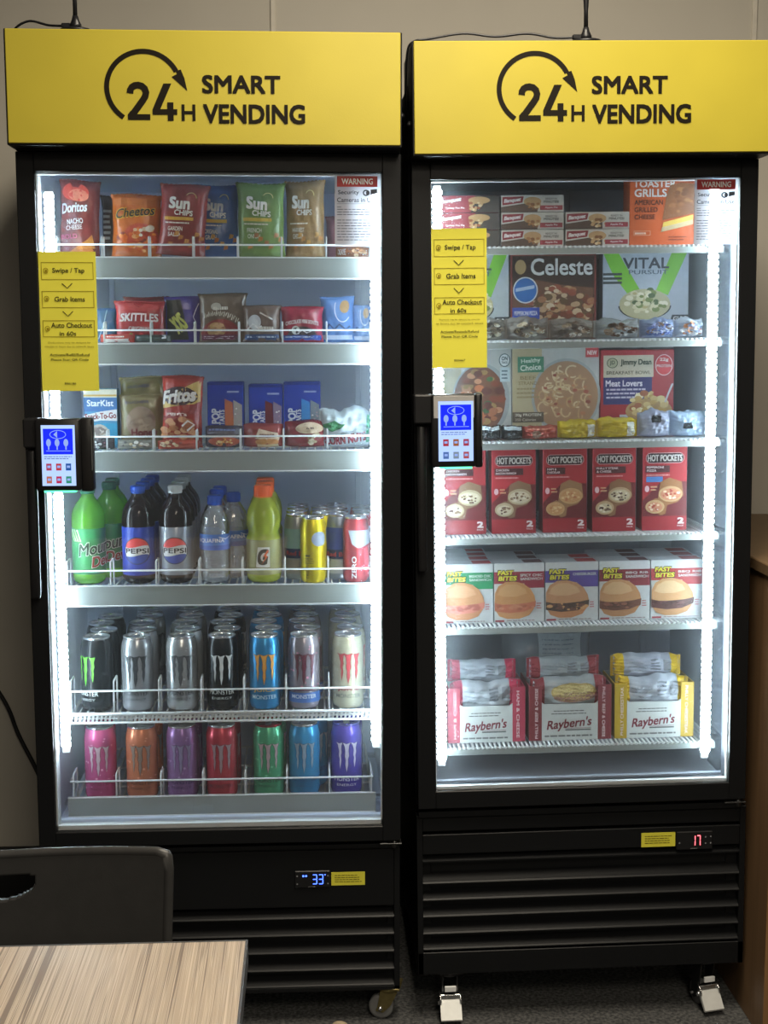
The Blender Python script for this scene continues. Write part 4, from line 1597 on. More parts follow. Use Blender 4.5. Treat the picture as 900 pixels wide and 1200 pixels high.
bag('bakery_pack', 'low dark film pack with an orange filled pastry before the box with the orange pastry', 'snack pack', FL, -174, Z3, 108, 76, 46, 60, '4a4450',
    lambda a: (a.ell(0.5, 0.30, 0.42, 0.22, 'b05030'), a.blobs(0.5, 0.3, 0.32, 0.12, ['e0a050', 'f0d090', '903818'], 14, 0.004), a.lines(0.1, 0.9, 0.75, 0.9, 1, '7a88b8', 0.5)), seal='lr', seed=44)
bag('bakery_pack', 'low red and cream film pack before the dark red pastry box', 'snack pack', FL, -95, Z3, 108, 80, 50, 60, '8e3a34',
    lambda a: (a.poly([(0.3, 0.4), (0.9, 0.3), (0.95, 0.6), (0.4, 0.8)], 'e0ccb0'), a.ell(0.6, 0.25, 0.30, 0.16, 'c88a50'), a.lines(0.4, 0.85, 0.42, 0.62, 2, '6a3428', 0.5),
               a.rect(0.35, 0.04, 0.95, 0.16, 'd8c8a0')), seal='lr', seed=45)
bag('bakery_pack', 'low maroon film pack with cream flap before the box with the light blue pastry', 'snack pack', FL, -9, Z3, 108, 84, 56, 62, '7c2228',
    lambda a: (a.ell(0.6, 0.72, 0.34, 0.2, 'c8b094'), a.lines(0.45, 0.8, 0.66, 0.78, 1, '4a2c24', 0.6), a.blobs(0.72, 0.3, 0.2, 0.22, ['c8b490', '7a5a3a', 'e0d4bc'], 16, 0.005)), seal='lr', seed=46)


def art_jerky(a):
    a.poly([(0.02, 0.55), (0.3, 0.72), (0.5, 0.60), (0.25, 0.42)], '2f7a48')
    a.text('CORN NUTS', 0.5, 0.22, 0.80, 0.24, '8a2a3a', 0.04, rot=6)
    a.stroke([(0.05, 0.12), (0.5, 0.42), (0.95, 0.34)], 0.003, '9aa4aa')
    a.poly([(0.90, 0.1), (0.98, 0.1), (0.98, 0.9), (0.92, 0.9)], '3aa070')


bag('nut_bag', 'white crumpled snack bag with green edge at the end of the third shelf', 'snack bag', FL, 72, Z3, 112, 106, 80, 56, 'b9c6cc', art_jerky, seed=47, seal='lr', crumple=2.0)
bag('snack_pack', 'low dark snack pack with white marks under the tuna box', 'snack pack', FL, -424, Z3, 96, 62, 26, 34, '3a3438',
    lambda a: a.blobs(0.5, 0.5, 0.4, 0.3, ['d8dce0', '7a5060', '383038'], 14, 0.004), seal='lr', seed=48)
bag('snack_pack', 'low white and silver snack pack in front of the honey bun', 'snack pack', FL, -350, Z3, 96, 74, 20, 34, '8a8a80',
    lambda a: a.blobs(0.5, 0.5, 0.4, 0.3, ['e8eae4', 'c8b898', '484848'], 16, 0.004), seal='lr', seed=49)
bag('snack_pack', 'low red and tan snack pack in front of the corn chips', 'snack pack', FL, -264, Z3, 88, 82, 19, 26, 'a8483a',
    lambda a: a.blobs(0.35, 0.6, 0.3, 0.3, ['e0d0b0', 'd8b890', '783028'], 14, 0.004), seal='lr', seed=50)

# ------------------------------------------------------------------ cooler, fourth shelf: bottles and slim cans


def drink_mat(key, c, translucency, rough=0.08):
    """bottle full of drink: coloured liquid that lets some light through under a glossy skin"""
    if key in MATS:
        return MATS[key]
    m = bpy.data.materials.new(key)
    m.use_nodes = True
    nt = m.node_tree
    nt.nodes.remove(nt.nodes['Principled BSDF'])
    d = nt.nodes.new('ShaderNodeBsdfDiffuse')
    t = nt.nodes.new('ShaderNodeBsdfTranslucent')
    d.inputs[0].default_value = (*c, 1)
    t.inputs[0].default_value = (*c, 1)
    x = nt.nodes.new('ShaderNodeMixShader')
    x.inputs[0].default_value = translucency
    nt.links.new(d.outputs[0], x.inputs[1])
    nt.links.new(t.outputs[0], x.inputs[2])
    g = nt.nodes.new('ShaderNodeBsdfGlossy')
    g.inputs['Roughness'].default_value = rough
    f = nt.nodes.new('ShaderNodeFresnel')
    f.inputs[0].default_value = 1.45
    x2 = nt.nodes.new('ShaderNodeMixShader')
    nt.links.new(f.outputs[0], x2.inputs[0])
    nt.links.new(x.outputs[0], x2.inputs[1])
    nt.links.new(g.outputs[0], x2.inputs[2])
    nt.links.new(x2.outputs[0], nt.nodes['Material Output'].inputs[0])
    MATS[key] = m
    return m


def bottle(name, label, F, cx, cy, z0, prof, m, cap, capm, lz, lm, lr, art, group, neckm=None):
    r = empty(name, F @ T(cx, cy, z0), label, 'bottle', group)
    MB().lathe(prof, m, 30).build('bottle_body', r)
    cz0, cz1, cr = cap
    c = MB().lathe([(0, cz0), (cr, cz0), (cr + 0.4, cz0 + 2), (cr, cz0 + 4), (cr, cz1 - 2), (cr - 1.5, cz1), (0, cz1)], capm, 24)
    for k in range(24):
        a = 2 * pi * k / 24
        x, y = cr * cos(a), cr * sin(a)
        c.box(x - 0.6, x + 0.6, y - 0.6, y + 0.6, cz0 + 4, cz1 - 2.5, capm)
    c.build('cap', r)
    s = MB().lathe([(lr, lz[0]), (lr + 0.5, lz[0] + 1), (lr + 0.5, lz[1] - 1), (lr, lz[1])], lm, 30)
    so_ = s.build('label_sleeve', r)
    R_ = (lr + 0.5) * K
    a = Art(lambda u, v, l: ((R_ + l) * sin((u - 0.5) * pi), -(R_ + l) * cos((u - 0.5) * pi), (lz[0] + v * (lz[1] - lz[0])) * K),
            pi * R_, (lz[1] - lz[0]) * K, smax=0.005, lift=0.0003)
    art(a)
    a.build('label_print', so_)
    return r


SODA = [(r_ * 0.95, z_) for r_, z_ in [(0, 1), (18, 0), (26, 1), (33, 6), (36, 14), (36, 20), (35.4, 24), (35.4, 118), (36, 124), (35.8, 134), (34.6, 145), (31.5, 155), (26, 164), (19, 172),
        (14, 180), (13.2, 186), (13.2, 192), (0, 192)]]
WATER = [(0, 1), (16, 0), (24, 1), (29, 5), (31, 12), (31, 30), (29.6, 34), (31, 38), (31, 46), (29.6, 50), (31, 54), (31, 96), (29.8, 100), (31, 104),
         (30, 120), (26, 138), (18, 152), (13.4, 159), (13, 168), (0, 168)]
SPORT = [(0, 1), (18, 0), (28, 1), (34, 6), (35.5, 14), (35.5, 92), (33, 98), (31.5, 104), (33, 110), (35.5, 118), (35.5, 134), (32, 150), (25, 164), (19, 173),
         (18.5, 178), (0, 178)]


def dew_art(a):
    for k in range(4):
        a.poly([(0.10 + 0.07 * k, 0.98), (0.13 + 0.07 * k, 0.98), (0.26 + 0.05 * k, 0.72), (0.23 + 0.05 * k, 0.72)], 'd8f0b0')
    q = dict(shear=0.25, rot=9)
    a.text('Mountain', 0.86, 0.62, 1.02, 0.30, 'e8f4e0', 0.05, **q)
    a.text('Mountain', 0.86, 0.62, 1.00, 0.27, '0c3a1c', 0.02, **q)
    a.text('Dew', 0.82, 0.31, 0.46, 0.26, 'f0ece8', 0.05, **q)
    a.text('Dew', 0.82, 0.31, 0.44, 0.23, 'a03020', 0.025, **q)


def globe_art(word='PEPSI'):
    def f(a):
        cu, cv, R_ = 0.5, 0.52, 0.0262
        ru, rv = R_ / a.w, R_ / a.h
        a.ell(cu, cv, ru * 1.07, rv * 1.07, '10141c', n=34)
        a.ell(cu, cv, ru, rv, 'f2f2f2', n=34)
        up, lo = [], []
        for k in range(15):
            x = -1 + 2 * k / 14
            wv = 0.10 * sin(x * 2.6)
            up.append((x, 0.33 + wv))
            lo.append((x, -0.36 + wv))
        top = [(cos(radians(t)), sin(radians(t))) for t in range(160, 19, -10)]
        bot = [(cos(radians(t)), sin(radians(t))) for t in range(338, 201, -10)]
        m1 = [(x, y) for x, y in up if x * x + y * y < 0.99][::-1]
        m2 = [(x, y) for x, y in lo if x * x + y * y < 0.99]
        a.poly([(cu + x * ru, cv + y * rv) for x, y in top + m1], 'd23a3c')
        a.poly([(cu + x * ru, cv + y * rv) for x, y in bot + m2], '24408e')
        a.text(word, cu, cv, 2 * ru * 0.92, rv * 0.40, '0c1020', 0.03)
    return f


M_CAPB = mat('cap_blue', hexc('1c4fb4'), 0.35)
M_CAPG = mat('cap_green', hexc('1c6a48'), 0.35)
M_CAPS = mat('cap_silver', hexc('c4cacc'), 0.35)
M_CAPO = mat('cap_orange', hexc('e8622c'), 0.35)
M_COLA = drink_mat('cola', (0.012, 0.006, 0.006), 0.2)
M_DEW = drink_mat('green_soda', (0.22, 0.75, 0.04), 0.65)
M_SPORT = drink_mat('yellow_drink', (0.55, 0.62, 0.06), 0.45)
M_WATER = film_mat('water_bottle', (0.85, 0.92, 1.0), 0.72, 0.04, 0.7, bump=0.9, bscale=45)

d1 = bottle('soda_bottle', 'green soda bottle glowing beside the light strip', FL, -455, 142, Z4, SODA, M_DEW, (185, 201, 14.5), M_CAPG, (22, 116),
            mat('label_green', hexc('2f8a4c'), 0.4), 33.7, dew_art, 'green soda bottles')
dup(d1, FL @ T(-422, 217, Z4) @ RZ(-25), 'green soda bottle standing behind the glowing one', 'green soda bottles')
dup(d1, FL @ T(-425, 290, Z4) @ RZ(-15), 'rear green soda bottle, farthest from the glass', 'green soda bottles')

b1 = bottle('soda_bottle', 'cola bottle with blue label and blue cap, front of its row', FL, -353, 142, Z4, SODA, M_COLA, (185, 201, 14.5), M_CAPB, (18, 118),
            mat('label_blue', hexc('2a3f9c'), 0.35), 33.7, globe_art(), 'cola bottles with blue caps')
for k in range(3):
    dup(b1, FL @ T(-351 + 2 * k, 214 + 70 * k, Z4), '%s cola bottle with a blue cap, counted back from the glass' % ORD[k], 'cola bottles with blue caps')
b2 = bottle('soda_bottle', 'cola bottle with silver label and pale cap, front of its row', FL, -277, 142, Z4, SODA, M_COLA, (185, 201, 14.5), M_CAPS, (18, 118),
            mat('label_silver', hexc('a2a6ae'), 0.3, metal=0.3), 33.7, globe_art(), 'cola bottles with pale caps')
for k in range(3):
    dup(b2, FL @ T(-277, 214 + 70 * k, Z4), '%s cola bottle with a pale cap, counted back from the glass' % ORD[k], 'cola bottles with pale caps')


def water_art(a):
    a.poly([(0.0, 0.0), (1.0, 0.0), (1.0, 0.35), (0.0, 0.25)], '3a5aa8')
    a.text('AQUAFINA', 0.42, 0.60, 0.60, 0.30, 'f4f8ff', 0.025)
    a.stroke([(0.6, 0.85), (0.75, 0.7), (0.9, 0.88)], 0.0015, 'e8f0ff')


w1 = bottle('water_bottle', 'clear water bottle with blue label, front of its row', FL, -197, 140, Z4, WATER, M_WATER, (160, 180, 14.2), M_CAPB, (70, 102),
            mat('label_water', hexc('4a78c4'), 0.4), 31.0, water_art, 'water bottles')
dup(w1, FL @ T(-161, 196, Z4) @ RZ(10), 'clear water bottle beside the sports drink', 'water bottles')
dup(w1, FL @ T(-200, 252, Z4) @ RZ(20), 'clear water bottle standing behind the front one', 'water bottles')
dup(w1, FL @ T(-197, 318, Z4), 'clear water bottle farthest from the glass', 'water bottles')


def sport_art(a):
    a.poly([(0.36, 0.22), (0.62, 0.22), (0.62, 0.80), (0.40, 0.80)], 'e6e6e0')
    a.text('G', 0.49, 0.52, 0.19, 0.46, '20201c', 0.05, shear=0.15)
    a.poly([(0.47, 0.30), (0.54, 0.52), (0.50, 0.54), (0.57, 0.72), (0.60, 0.70), (0.55, 0.56), (0.58, 0.54)], 'e0602c')


g1 = bottle('sports_drink_bottle', 'yellow sports drink bottle with orange cap, front of its row', FL, -97, 143, Z4, SPORT, M_SPORT, (174, 200, 18.5), M_CAPO, (18, 90),
            mat('label_sport', hexc('8f8f5a'), 0.4), 35.5, sport_art, 'sports drink bottles')
for k in range(2):
    dup(g1, FL @ T(-96 - k, 217 + 74 * k, Z4), '%s yellow sports drink bottle, counted back from the glass' % ORD[k], 'sports drink bottles')


def slim_art(a):
    a.rect(0, 0.55, 1, 0.98, '8fb4b4')
    a.rect(0.0, 0.34, 1, 0.55, '1d2c58')
    a.rect(0, 0.0, 1, 0.30, 'a8a296')
    a.text('Red Bull', 0.5, 0.45, 0.6, 0.10, 'b02a34', 0.03)


def slim_yellow(a):
    a.ell(0.66, 0.82, 0.20, 0.16, '8f98a8')
    a.rect(0.30, 0.44, 0.42, 0.48, '4a4010')
    a.lines(0.28, 0.55, 0.28, 0.42, 3, '8a7a18', 0.5)
    a.text('TROPICAL', 0.36, 0.22, 0.62, 0.07, '6a5c10', 0.01, rot=90)


def slim_blue(a):
    a.rect(0, 0.52, 1, 1.0, '26388c')
    a.rect(0, 0.32, 1, 0.52, '141e50')
    a.text('Red Bull', 0.45, 0.42, 0.6, 0.10, 'b02a34', 0.03)
    a.poly([(0.1, 0.0), (0.9, 0.0), (0.7, 0.30), (0.3, 0.30)], 'b4b8ba')


def slim_red(a):
    a.poly([(0.30, 1.0), (1.0, 1.0), (1.0, 0.72), (0.55, 0.62), (0.40, 0.7)], 'b8bcc4')
    a.poly([(0.75, 0.0), (1.0, 0.0), (1.0, 0.72), (0.68, 0.60)], 'e04a58')
    a.text('ZERO', 0.45, 0.2, 0.55, 0.10, 'f0e4e4', 0.02, rot=90)


SL = (26.5, 136)
GS = 'slim cans on the bottle shelf'
sA = can('slim_can', 'pale teal and silver slim can with navy band beside the yellow one', FL, -28, 172, Z4, *SL, 'a7a9a6', slim_art, GS)
sB = can('slim_can', 'yellow slim can, front of its row', FL, 5, 130, Z4, *SL, 'd8c11c', slim_yellow, GS)
sC = can('slim_can', 'navy and silver slim can beside the red one', FL, 59, 172, Z4, *SL, '8f949c', slim_blue, GS)
sD = can('slim_can', 'red slim can with silver top beside the light strip', FL, 93, 130, Z4, *SL, 'b02c34', slim_red, GS)
for k in range(3):
    dup(sA, FL @ T(-29 + k, 228 + 56 * k, Z4), '%s pale teal slim can, counted back from the glass' % ORD[k])
    dup(sC, FL @ T(58, 228 + 56 * k, Z4), '%s navy slim can, counted back from the glass' % ORD[k])
    dup(sB, FL @ T(26 - k, 190 + 56 * k, Z4), '%s yellow slim can, counted back from the glass' % ORD[k])
    dup(sD, FL @ T(113 - k, 190 + 56 * k, Z4), '%s red slim can, counted back from the glass' % ORD[k])

# ------------------------------------------------------------------ cooler, fifth shelf: tall energy cans in seven rows
EN = (33, 156)
rows5 = [
    ('black energy can with green claw mark', -445, '101214', energy_art('6cc43c', wc='d8dcd8', cu=0.30), 4, 0.35, 'black cans with green claws'),
    ('silver grey energy can with black claw mark', -362, 'c0c4c8', energy_art('3a3d40', '1c1e20', wc='3a3d40'), 5, 0.6, 'silver grey cans'),
    ('pale silver patterned energy can with black claw mark', -270, 'ced2d4', energy_art('4a4d50', '202224', wc='3a3d40', speck='a0a4a8'), 5, 0.6, 'pale silver cans'),
    ('black energy can with white claw mark', -186, '0c0d0e', energy_art('e0e4e4', wc='e0e4e4'), 5, 0.35, 'black cans with white claws'),
    ('blue energy can with orange claw mark', -98, '2a8cc0', energy_art('d8953a', '6a3a14', juice='c8a040', wc='b8d4dc', speck='124e78'), 5, 0.4, 'blue cans with orange claws'),
    ('silver and pink energy can with maroon claw mark', -16, 'a79fa8', energy_art('5a1c2c', '3a1420', juice='6a2438', wc='d8e0f0', band='3a64a4', speck='c87a94'), 5, 0.5, 'silver and pink cans'),
    ('cream energy can with red claw mark', 76, 'c9c4a8', energy_art('b03438', '7a2428', juice='8a3038', wc='6a6a5c', speck='aeb09a'), 5, 0.3, 'cream cans with red claws'),
]
for (nm, x, colr, art, n, metal, grp) in rows5:
    c0 = can('energy_can', nm + ', front of its row', FL, x, 139, Z5, *EN, colr, art, grp, metal=metal, rough=0.22)
    rn = random.Random(int(x) + 900)
    for k in range(1, n):
        dx = (6 if k % 2 else -5) + rn.uniform(-2, 2) + (-2 * k if x < -400 else 0)
        dup(c0, FL @ T(x + dx, 139 + 68.6 * k, Z5) @ RZ(rn.uniform(-50, 50)), '%s %s, counted back from the glass' % (ORD[k - 1], nm))

# ------------------------------------------------------------------ cooler, bottom shelf: coloured energy cans
lid_red = mat('lid_red', (0.35, 0.03, 0.04), 0.3, metal=0.9)
rows6 = [
    ('pink energy can', -443, 'd85f94', energy_art('c0a8b0', '6a2040', wc='7a2448', speck='e090b0'), None),
    ('orange energy can', -357, 'd98560', energy_art('8a7a70', '3a2418', wc='5a2c18', speck='e09070'), None),
    ('lilac energy can', -273, 'a57cb4', energy_art('8a80a0', '402850', wc='402858', speck='a888b8'), None),
    ('red energy can', -190, 'cc4a56', energy_art('a89498', '5a1820', juice='7a2830', wc='5a1c24'), None),
    ('green energy can with a red lid', -92, '58b486', energy_art('b8a0a8', '1c4030', wc='1c4434', speck='6ab890'), lid_red),
    ('blue energy can', -17, '3f9cd0', energy_art('90a4b4', '184060', wc='16466a', speck='1f6a98'), None),
    ('violet energy can', 72, '5a48b4', energy_art('c8c0d8', '2a1c60', wc='d8d4e8', speck='362a78'), mat('lid_violet', (0.25, 0.22, 0.75), 0.25, metal=0.9)),
]
G6 = 'energy cans on the bottom shelf'
for (nm, x, colr, art, lidm) in rows6:
    c0 = can('energy_can', nm + ' on the bottom shelf, front of its row', FL, x, 139, Z6, *EN, colr, art, G6, metal=0.35, rough=0.22, lidc=lidm, lidp=lidm)
    dx = {-17: 18, -443: -10}.get(x, 4)
    dup(c0, FL @ T(x + dx, 139 + (68 if x == -17 else 70), Z6) @ RZ(30), nm + ' on the bottom shelf, behind the front one')

# ------------------------------------------------------------------ freezer shelves
Y1, Y2, Y3, Y4, Y5, Y6 = [z + 0.6 for z in (1594, 1408, 1205, 1012, 825, 569)]


def pie_art(kind):
    def f(a):
        if kind == 'red':
            a.rect(0, 0.0, 1, 1, '9a3440')
            a.poly([(0.52, 0), (1, 0), (1, 1), (0.60, 1)], '4a4440')
            a.text('Banquet', 0.20, 0.70, 0.34, 0.32, 'f4ecec', 0.05, shear=0.3, rot=8)
            a.text('Turkey Pot Pie', 0.26, 0.26, 0.32, 0.15, 'f0e4e4', 0.02)
            a.ell(0.66, 0.72, 0.18, 0.22, 'c8a070')
            a.blobs(0.60, 0.36, 0.12, 0.25, ['d0a878', 'b07a4c', 'e4cca0', 'a05a3c'], 16, 0.004)
        else:
            a.rect(0, 0, 1, 1, 'd6d4cc')
            a.poly([(0, 0), (0.58, 0), (0.58, 0.62), (0.0, 0.30)], '5a4438')
            a.poly([(0.02, 0.40), (0.34, 0.56), (0.36, 0.94), (0.02, 0.90)], '94303a')
            a.text('Banquet', 0.18, 0.68, 0.27, 0.30, 'f4ecec', 0.05, shear=0.3, rot=6)
            a.ell(0.50, 0.62, 0.14, 0.28, 'c8a274')
            a.blobs(0.52, 0.34, 0.12, 0.22, ['d0a878', 'b07a4c', 'e4cca0', '8a5a34'], 14, 0.004)
            a.text('READY IN', 0.80, 0.78, 0.18, 0.12, '605c58', 0.015)
            a.text('MINUTES!', 0.80, 0.60, 0.24, 0.15, '4a4644', 0.03)
            a.rect(0.62, 0.10, 0.98, 0.38, '9c3a44')
            a.text('Apple Pie', 0.80, 0.24, 0.20, 0.14, 'f0e4e4', 0.02)
    return f


GB = 'pot pie boxes on the top freezer shelf'
for i in range(3):
    lv = ('lowest', 'middle', 'topmost')[i]
    carton('pot_pie_box', '%s dark red pot pie box in the stack beside the light strip' % lv, 'box', FR, 264, 386, Y1 + 34.2 * i, 32.6, 110, 110, '7c2a34', pie_art('red'), group=GB)
    carton('pot_pie_box', '%s cream and red pot pie box in the stack of three' % lv, 'box', FR, 389, 515, Y1 + 34.2 * i, 32.6, 110, 110, 'b8b4aa', pie_art('cream'), group=GB)
for i in range(2):
    carton('pot_pie_box', '%s cream and red pot pie box in the stack of two' % ('lower', 'upper')[i], 'box', FR, 519, 648, Y1 + 34.2 * i, 32.6, 110, 110, 'b8b4aa', pie_art('cream'), group=GB)


def grill_art(a):
    a.text('TOASTER', 0.38, 0.885, 0.66, 0.10, 'f2ece8', 0.035)
    a.text('GRILLS', 0.32, 0.755, 0.50, 0.115, 'f2ece8', 0.035)
    a.text('AMERICAN', 0.29, 0.62, 0.44, 0.075, '5a2c18', 0.03)
    a.text('GRILLED', 0.25, 0.515, 0.36, 0.07, '5a2c18', 0.03)
    a.text('CHEESE', 0.23, 0.41, 0.32, 0.07, '5a2c18', 0.03)
    a.poly([(0.50, 0.36), (0.56, 0.70), (0.62, 0.86), (0.78, 0.90), (1, 0.88), (1, 0.46)], '8a5530')
    a.blobs(0.78, 0.66, 0.18, 0.18, ['9a6238', '7a4826', 'a87040'], 14, 0.006)
    a.poly([(0.50, 0.24), (0.98, 0.36), (0.98, 0.44), (0.52, 0.33)], 'e8c458')
    a.poly([(0.48, 0.19), (0.98, 0.30), (0.98, 0.37), (0.50, 0.26)], 'd0b890')
    a.frame(0.06, 0.145, 0.32, 0.21, 0.0008, 'e8c0a0')
    a.lines(0.08, 0.3, 0.15, 0.20, 1, 'f0d8c8', 0.5)
    a.lines(0.6, 0.9, 0.06, 0.14, 2, '7a3010', 0.4)


carton('grilled_cheese_box', 'tall orange grilled cheese box beside the pot pies', 'box', FR, 651, 783, Y1, 138, 118, 60, 'd1602c', grill_art)


def vital_art(a):
    a.rect(0, 0, 1, 1, 'b4c0d0')
    a.poly([(0.0, 1.0), (0.18, 1.0), (0.46, 0.52), (0.32, 0.48), (0.12, 0.74)], '7cc040')
    a.poly([(0.98, 1.0), (0.80, 1.0), (0.62, 0.56), (0.76, 0.50)], '7cc040')
    a.text('VITAL', 0.50, 0.88, 0.54, 0.13, '3c4450', 0.03)
    a.text('PURSUIT', 0.53, 0.775, 0.46, 0.05, '5a6878', 0.012)
    for k in range(3):
        a.rect(0.0, 0.64 + 0.05 * k, 0.22, 0.668 + 0.05 * k, '40484c')
    a.ell(0.49, 0.38, 0.31, 0.16, '2c3238', 180, 360)
    a.ell(0.49, 0.40, 0.30, 0.18, 'c0bc98')
    a.blobs(0.49, 0.43, 0.26, 0.14, ['e0dcbc', 'c4b888', '7a8a50', 'f0ecd8', '4a6038'], 46, 0.007)
    a.poly([(0.78, 0.18), (1.0, 0.18), (1.0, 0.27), (0.81, 0.27)], '38424a')
    a.text('GLP-1', 0.90, 0.225, 0.15, 0.05, 'e4e8ec', 0.02)
    a.poly([(0.36, 0.02), (0.6, 0.02), (0.58, 0.18), (0.40, 0.18)], '7cc040')
    a.lines(0.02, 0.32, 0.04, 0.2, 4, '38424a', 0.5)


carton('bowl_meal_box', 'pale box with green stripes and a bowl beside the pizza box', 'box', FR, 615, 796, Y2, 176, 200, 45, 'a9b6c6', vital_art, group='frozen meal boxes')
carton('bowl_meal_box', 'pale box with green stripes half hidden by the yellow sheet', 'box', FR, 262, 417, Y2, 176, 200, 45, 'a9b6c6', vital_art, group='frozen meal boxes')


def pizza_art(a):
    a.rect(0.03, 0.03, 0.97, 0.97, '3a2824')
    a.poly([(0.03, 0.62), (0.3, 0.70), (0.6, 0.64), (0.97, 0.60), (0.97, 0.2), (0.03, 0.2)], '6a4838')
    a.text('Celeste', 0.60, 0.85, 0.72, 0.20, 'eef0f2', 0.02)
    a.ell(0.12, 0.85, 0.065, 0.085, 'b09468')
    a.blobs(0.58, 0.38, 0.40, 0.24, ['cdb496', '94503c', 'b8936e', '7c4432', 'd8c6ac', 'a87454', '6a5238', 'c0a080'], 120, 0.0085)
    a.ell(0.175, 0.58, 0.145, 0.155, 'd4dce4', n=30)
    a.ell(0.175, 0.58, 0.13, 0.14, '2a6ab8', n=30)
    a.poly([(0.06, 0.56), (0.28, 0.60), (0.28, 0.64), (0.06, 0.60)], 'a8c4e4')
    a.rect(0.02, 0.24, 0.34, 0.375, '3a55b8')
    a.text('PEPPERONI PIZZA', 0.18, 0.31, 0.27, 0.05, 'd8e0f4', 0.02)
    a.frame(0.0, 0.0, 1, 1, 0.004, '7a3a34')


carton('pizza_box', 'dark brown frozen pizza box with white name and blue roundel', 'box', FR, 420, 600, Y2, 176, 200, 40, '4a302a', pizza_art)


def wrap_pack(label, cx, z0, w, h, t, film, cols, seed, extra=None, F=FR, yf=96, group=None, cat='wrapped food', name='wrapped_sandwich'):
    """clear flow wrap with food showing through"""
    def art(a):
        a.blobs(0.5, 0.45, 0.36, 0.32, cols, 26, 0.0065, 0.6)
        if extra:
            extra(a)
    return bag(name, label, cat, F, cx, z0, yf, w, h, t, film, art, seal='lr', seed=seed, group=group, material=foil(film), crumple=2.2)


GW = 'wrapped sandwiches on the second freezer shelf'
wrap_pack('crinkled clear wrapped sandwich beside the yellow sheet', 366, Y2, 66, 44, 70, '8a8880', ['6a5c4c', 'a89c88', 'd8d8cc', '4c443c'], 61, group=GW)
wrap_pack('crinkled clear wrapped sandwich with tan bread below the pizza box', 443, Y2, 88, 46, 70, '8f8a84', ['7a6450', 'b8a88c', 'dcdcd4', '54483e'], 62, group=GW)
wrap_pack('flat brown sandwich in clear wrap under the pizza picture', 534, Y2, 92, 42, 70, '857c74', ['70584a', 'a08a74', 'd0ccc4', '584a40'], 63, group=GW)
wrap_pack('clear wrapped sandwich with dark filling before the striped bowl box', 628, Y2, 94, 40, 70, '98a0a4', ['6a4a38', '54402f', 'c8ccd0', '8a7460'], 64, group=GW)
wrap_pack('blue and white wrapped sandwich before the striped bowl box', 710, Y2, 70, 40, 70, '8fa0c4', ['8a98c8', 'd8e0f0', '5a70b0', '8a6a54'], 65, group=GW)
wrap_pack('white wrapped sandwich with orange print by the freezer light strip', 776, Y2, 60, 40, 70, 'b8c4d4', ['d89868', 'e8ecf4', '9ab0d8', 'b87a58'], 66, group=GW)


def skillet_art(pasta):
    def f(a):
        a.rect(0, 0, 1, 1, 'c4c8c8')
        a.rect(0.0, 0.0, 0.34, 1, 'c0b494')
        if pasta:
            a.ell(0.62, 0.45, 0.40, 0.42, 'a8b0b4', n=36)
            a.ell(0.62, 0.45, 0.37, 0.39, 'b08c70', n=36)
            rn = random.Random(4)
            for k in range(46):
                q, rr = rn.uniform(0, 6.28), 0.30 * math.sqrt(rn.random())
                cu, cv = 0.62 + rr * cos(q), 0.45 + rr * sin(q)
                a.ring(cu, cv, rn.uniform(0.03, 0.09), rn.uniform(0.03, 0.08), 0.0035, rn.choice(['d8c098', 'c8a880', 'e4d4b0', 'b88c68']),
                       rn.uniform(0, 180), rn.uniform(220, 400), n=9)
            a.blobs(0.6, 0.45, 0.3, 0.3, ['a85c4c', '8a4438', 'c08868'], 16, 0.005)
            a.rect(0.06, 0.72, 0.36, 0.895, '4a8a70')
            a.text('Healthy', 0.21, 0.845, 0.22, 0.06, 'e8f4ec', 0.02, rot=4)
            a.text('Choice', 0.21, 0.775, 0.24, 0.065, 'e8f4ec', 0.03, rot=4)
            a.text('BEEF', 0.18, 0.66, 0.18, 0.04, '8a7c54', 0.01)
            a.text('STRANDS', 0.19, 0.60, 0.24, 0.04, '8a7c54', 0.01)
            a.lines(0.05, 0.32, 0.42, 0.56, 3, '9a8c68', 0.4)
            a.rect(0.0, 0.16, 0.36, 0.275, '5e5448')
            a.text('20g PROTEIN', 0.18, 0.24, 0.30, 0.04, 'ece8dc', 0.02)
            a.text('350 Calories', 0.15, 0.19, 0.24, 0.03, 'd8d0c0', 0.01)
            a.rect(0.84, 0.88, 0.99, 0.985, 'c04a50')
            a.text('NEW', 0.915, 0.93, 0.11, 0.05, 'f8ecec', 0.03)
        else:
            a.ell(0.60, 0.42, 0.38, 0.41, 'a8b0b4', n=36)
            a.ell(0.58, 0.42, 0.34, 0.38, '7a4e3c', n=36)
            a.blobs(0.58, 0.43, 0.29, 0.31, ['b07050', '8a4a38', '4a7048', 'd09878', 'a88858', '6a3a34', 'c87850'], 56, 0.009)
            a.ell(0.91, 0.86, 0.075, 0.075, 'e4ecf0')
            a.ring(0.91, 0.86, 0.075, 0.075, 0.002, '5a7078')
            a.text('ON', 0.91, 0.88, 0.08, 0.045, '2c4a54', 0.03)
            a.text('TRACK', 0.91, 0.835, 0.08, 0.025, '2c4a54', 0.02)
            a.rect(0.85, 0.62, 0.98, 0.78, 'c8dce4')
            a.lines(0.87, 0.96, 0.64, 0.76, 3, '4a6a78', 0.4)
    return f


carton('bowl_meal_box', 'pale box with a plate of meat and beans behind the freezer terminal', 'box', FR, 262, 422, Y3, 187, 200, 42, 'b9bdbc', skillet_art(False), group='frozen meal boxes')
carton('bowl_meal_box', 'pale box with tan panel and a plate of pasta', 'box', FR, 424, 608, Y3, 187, 200, 42, 'b9bdbc', skillet_art(True), group='frozen meal boxes')


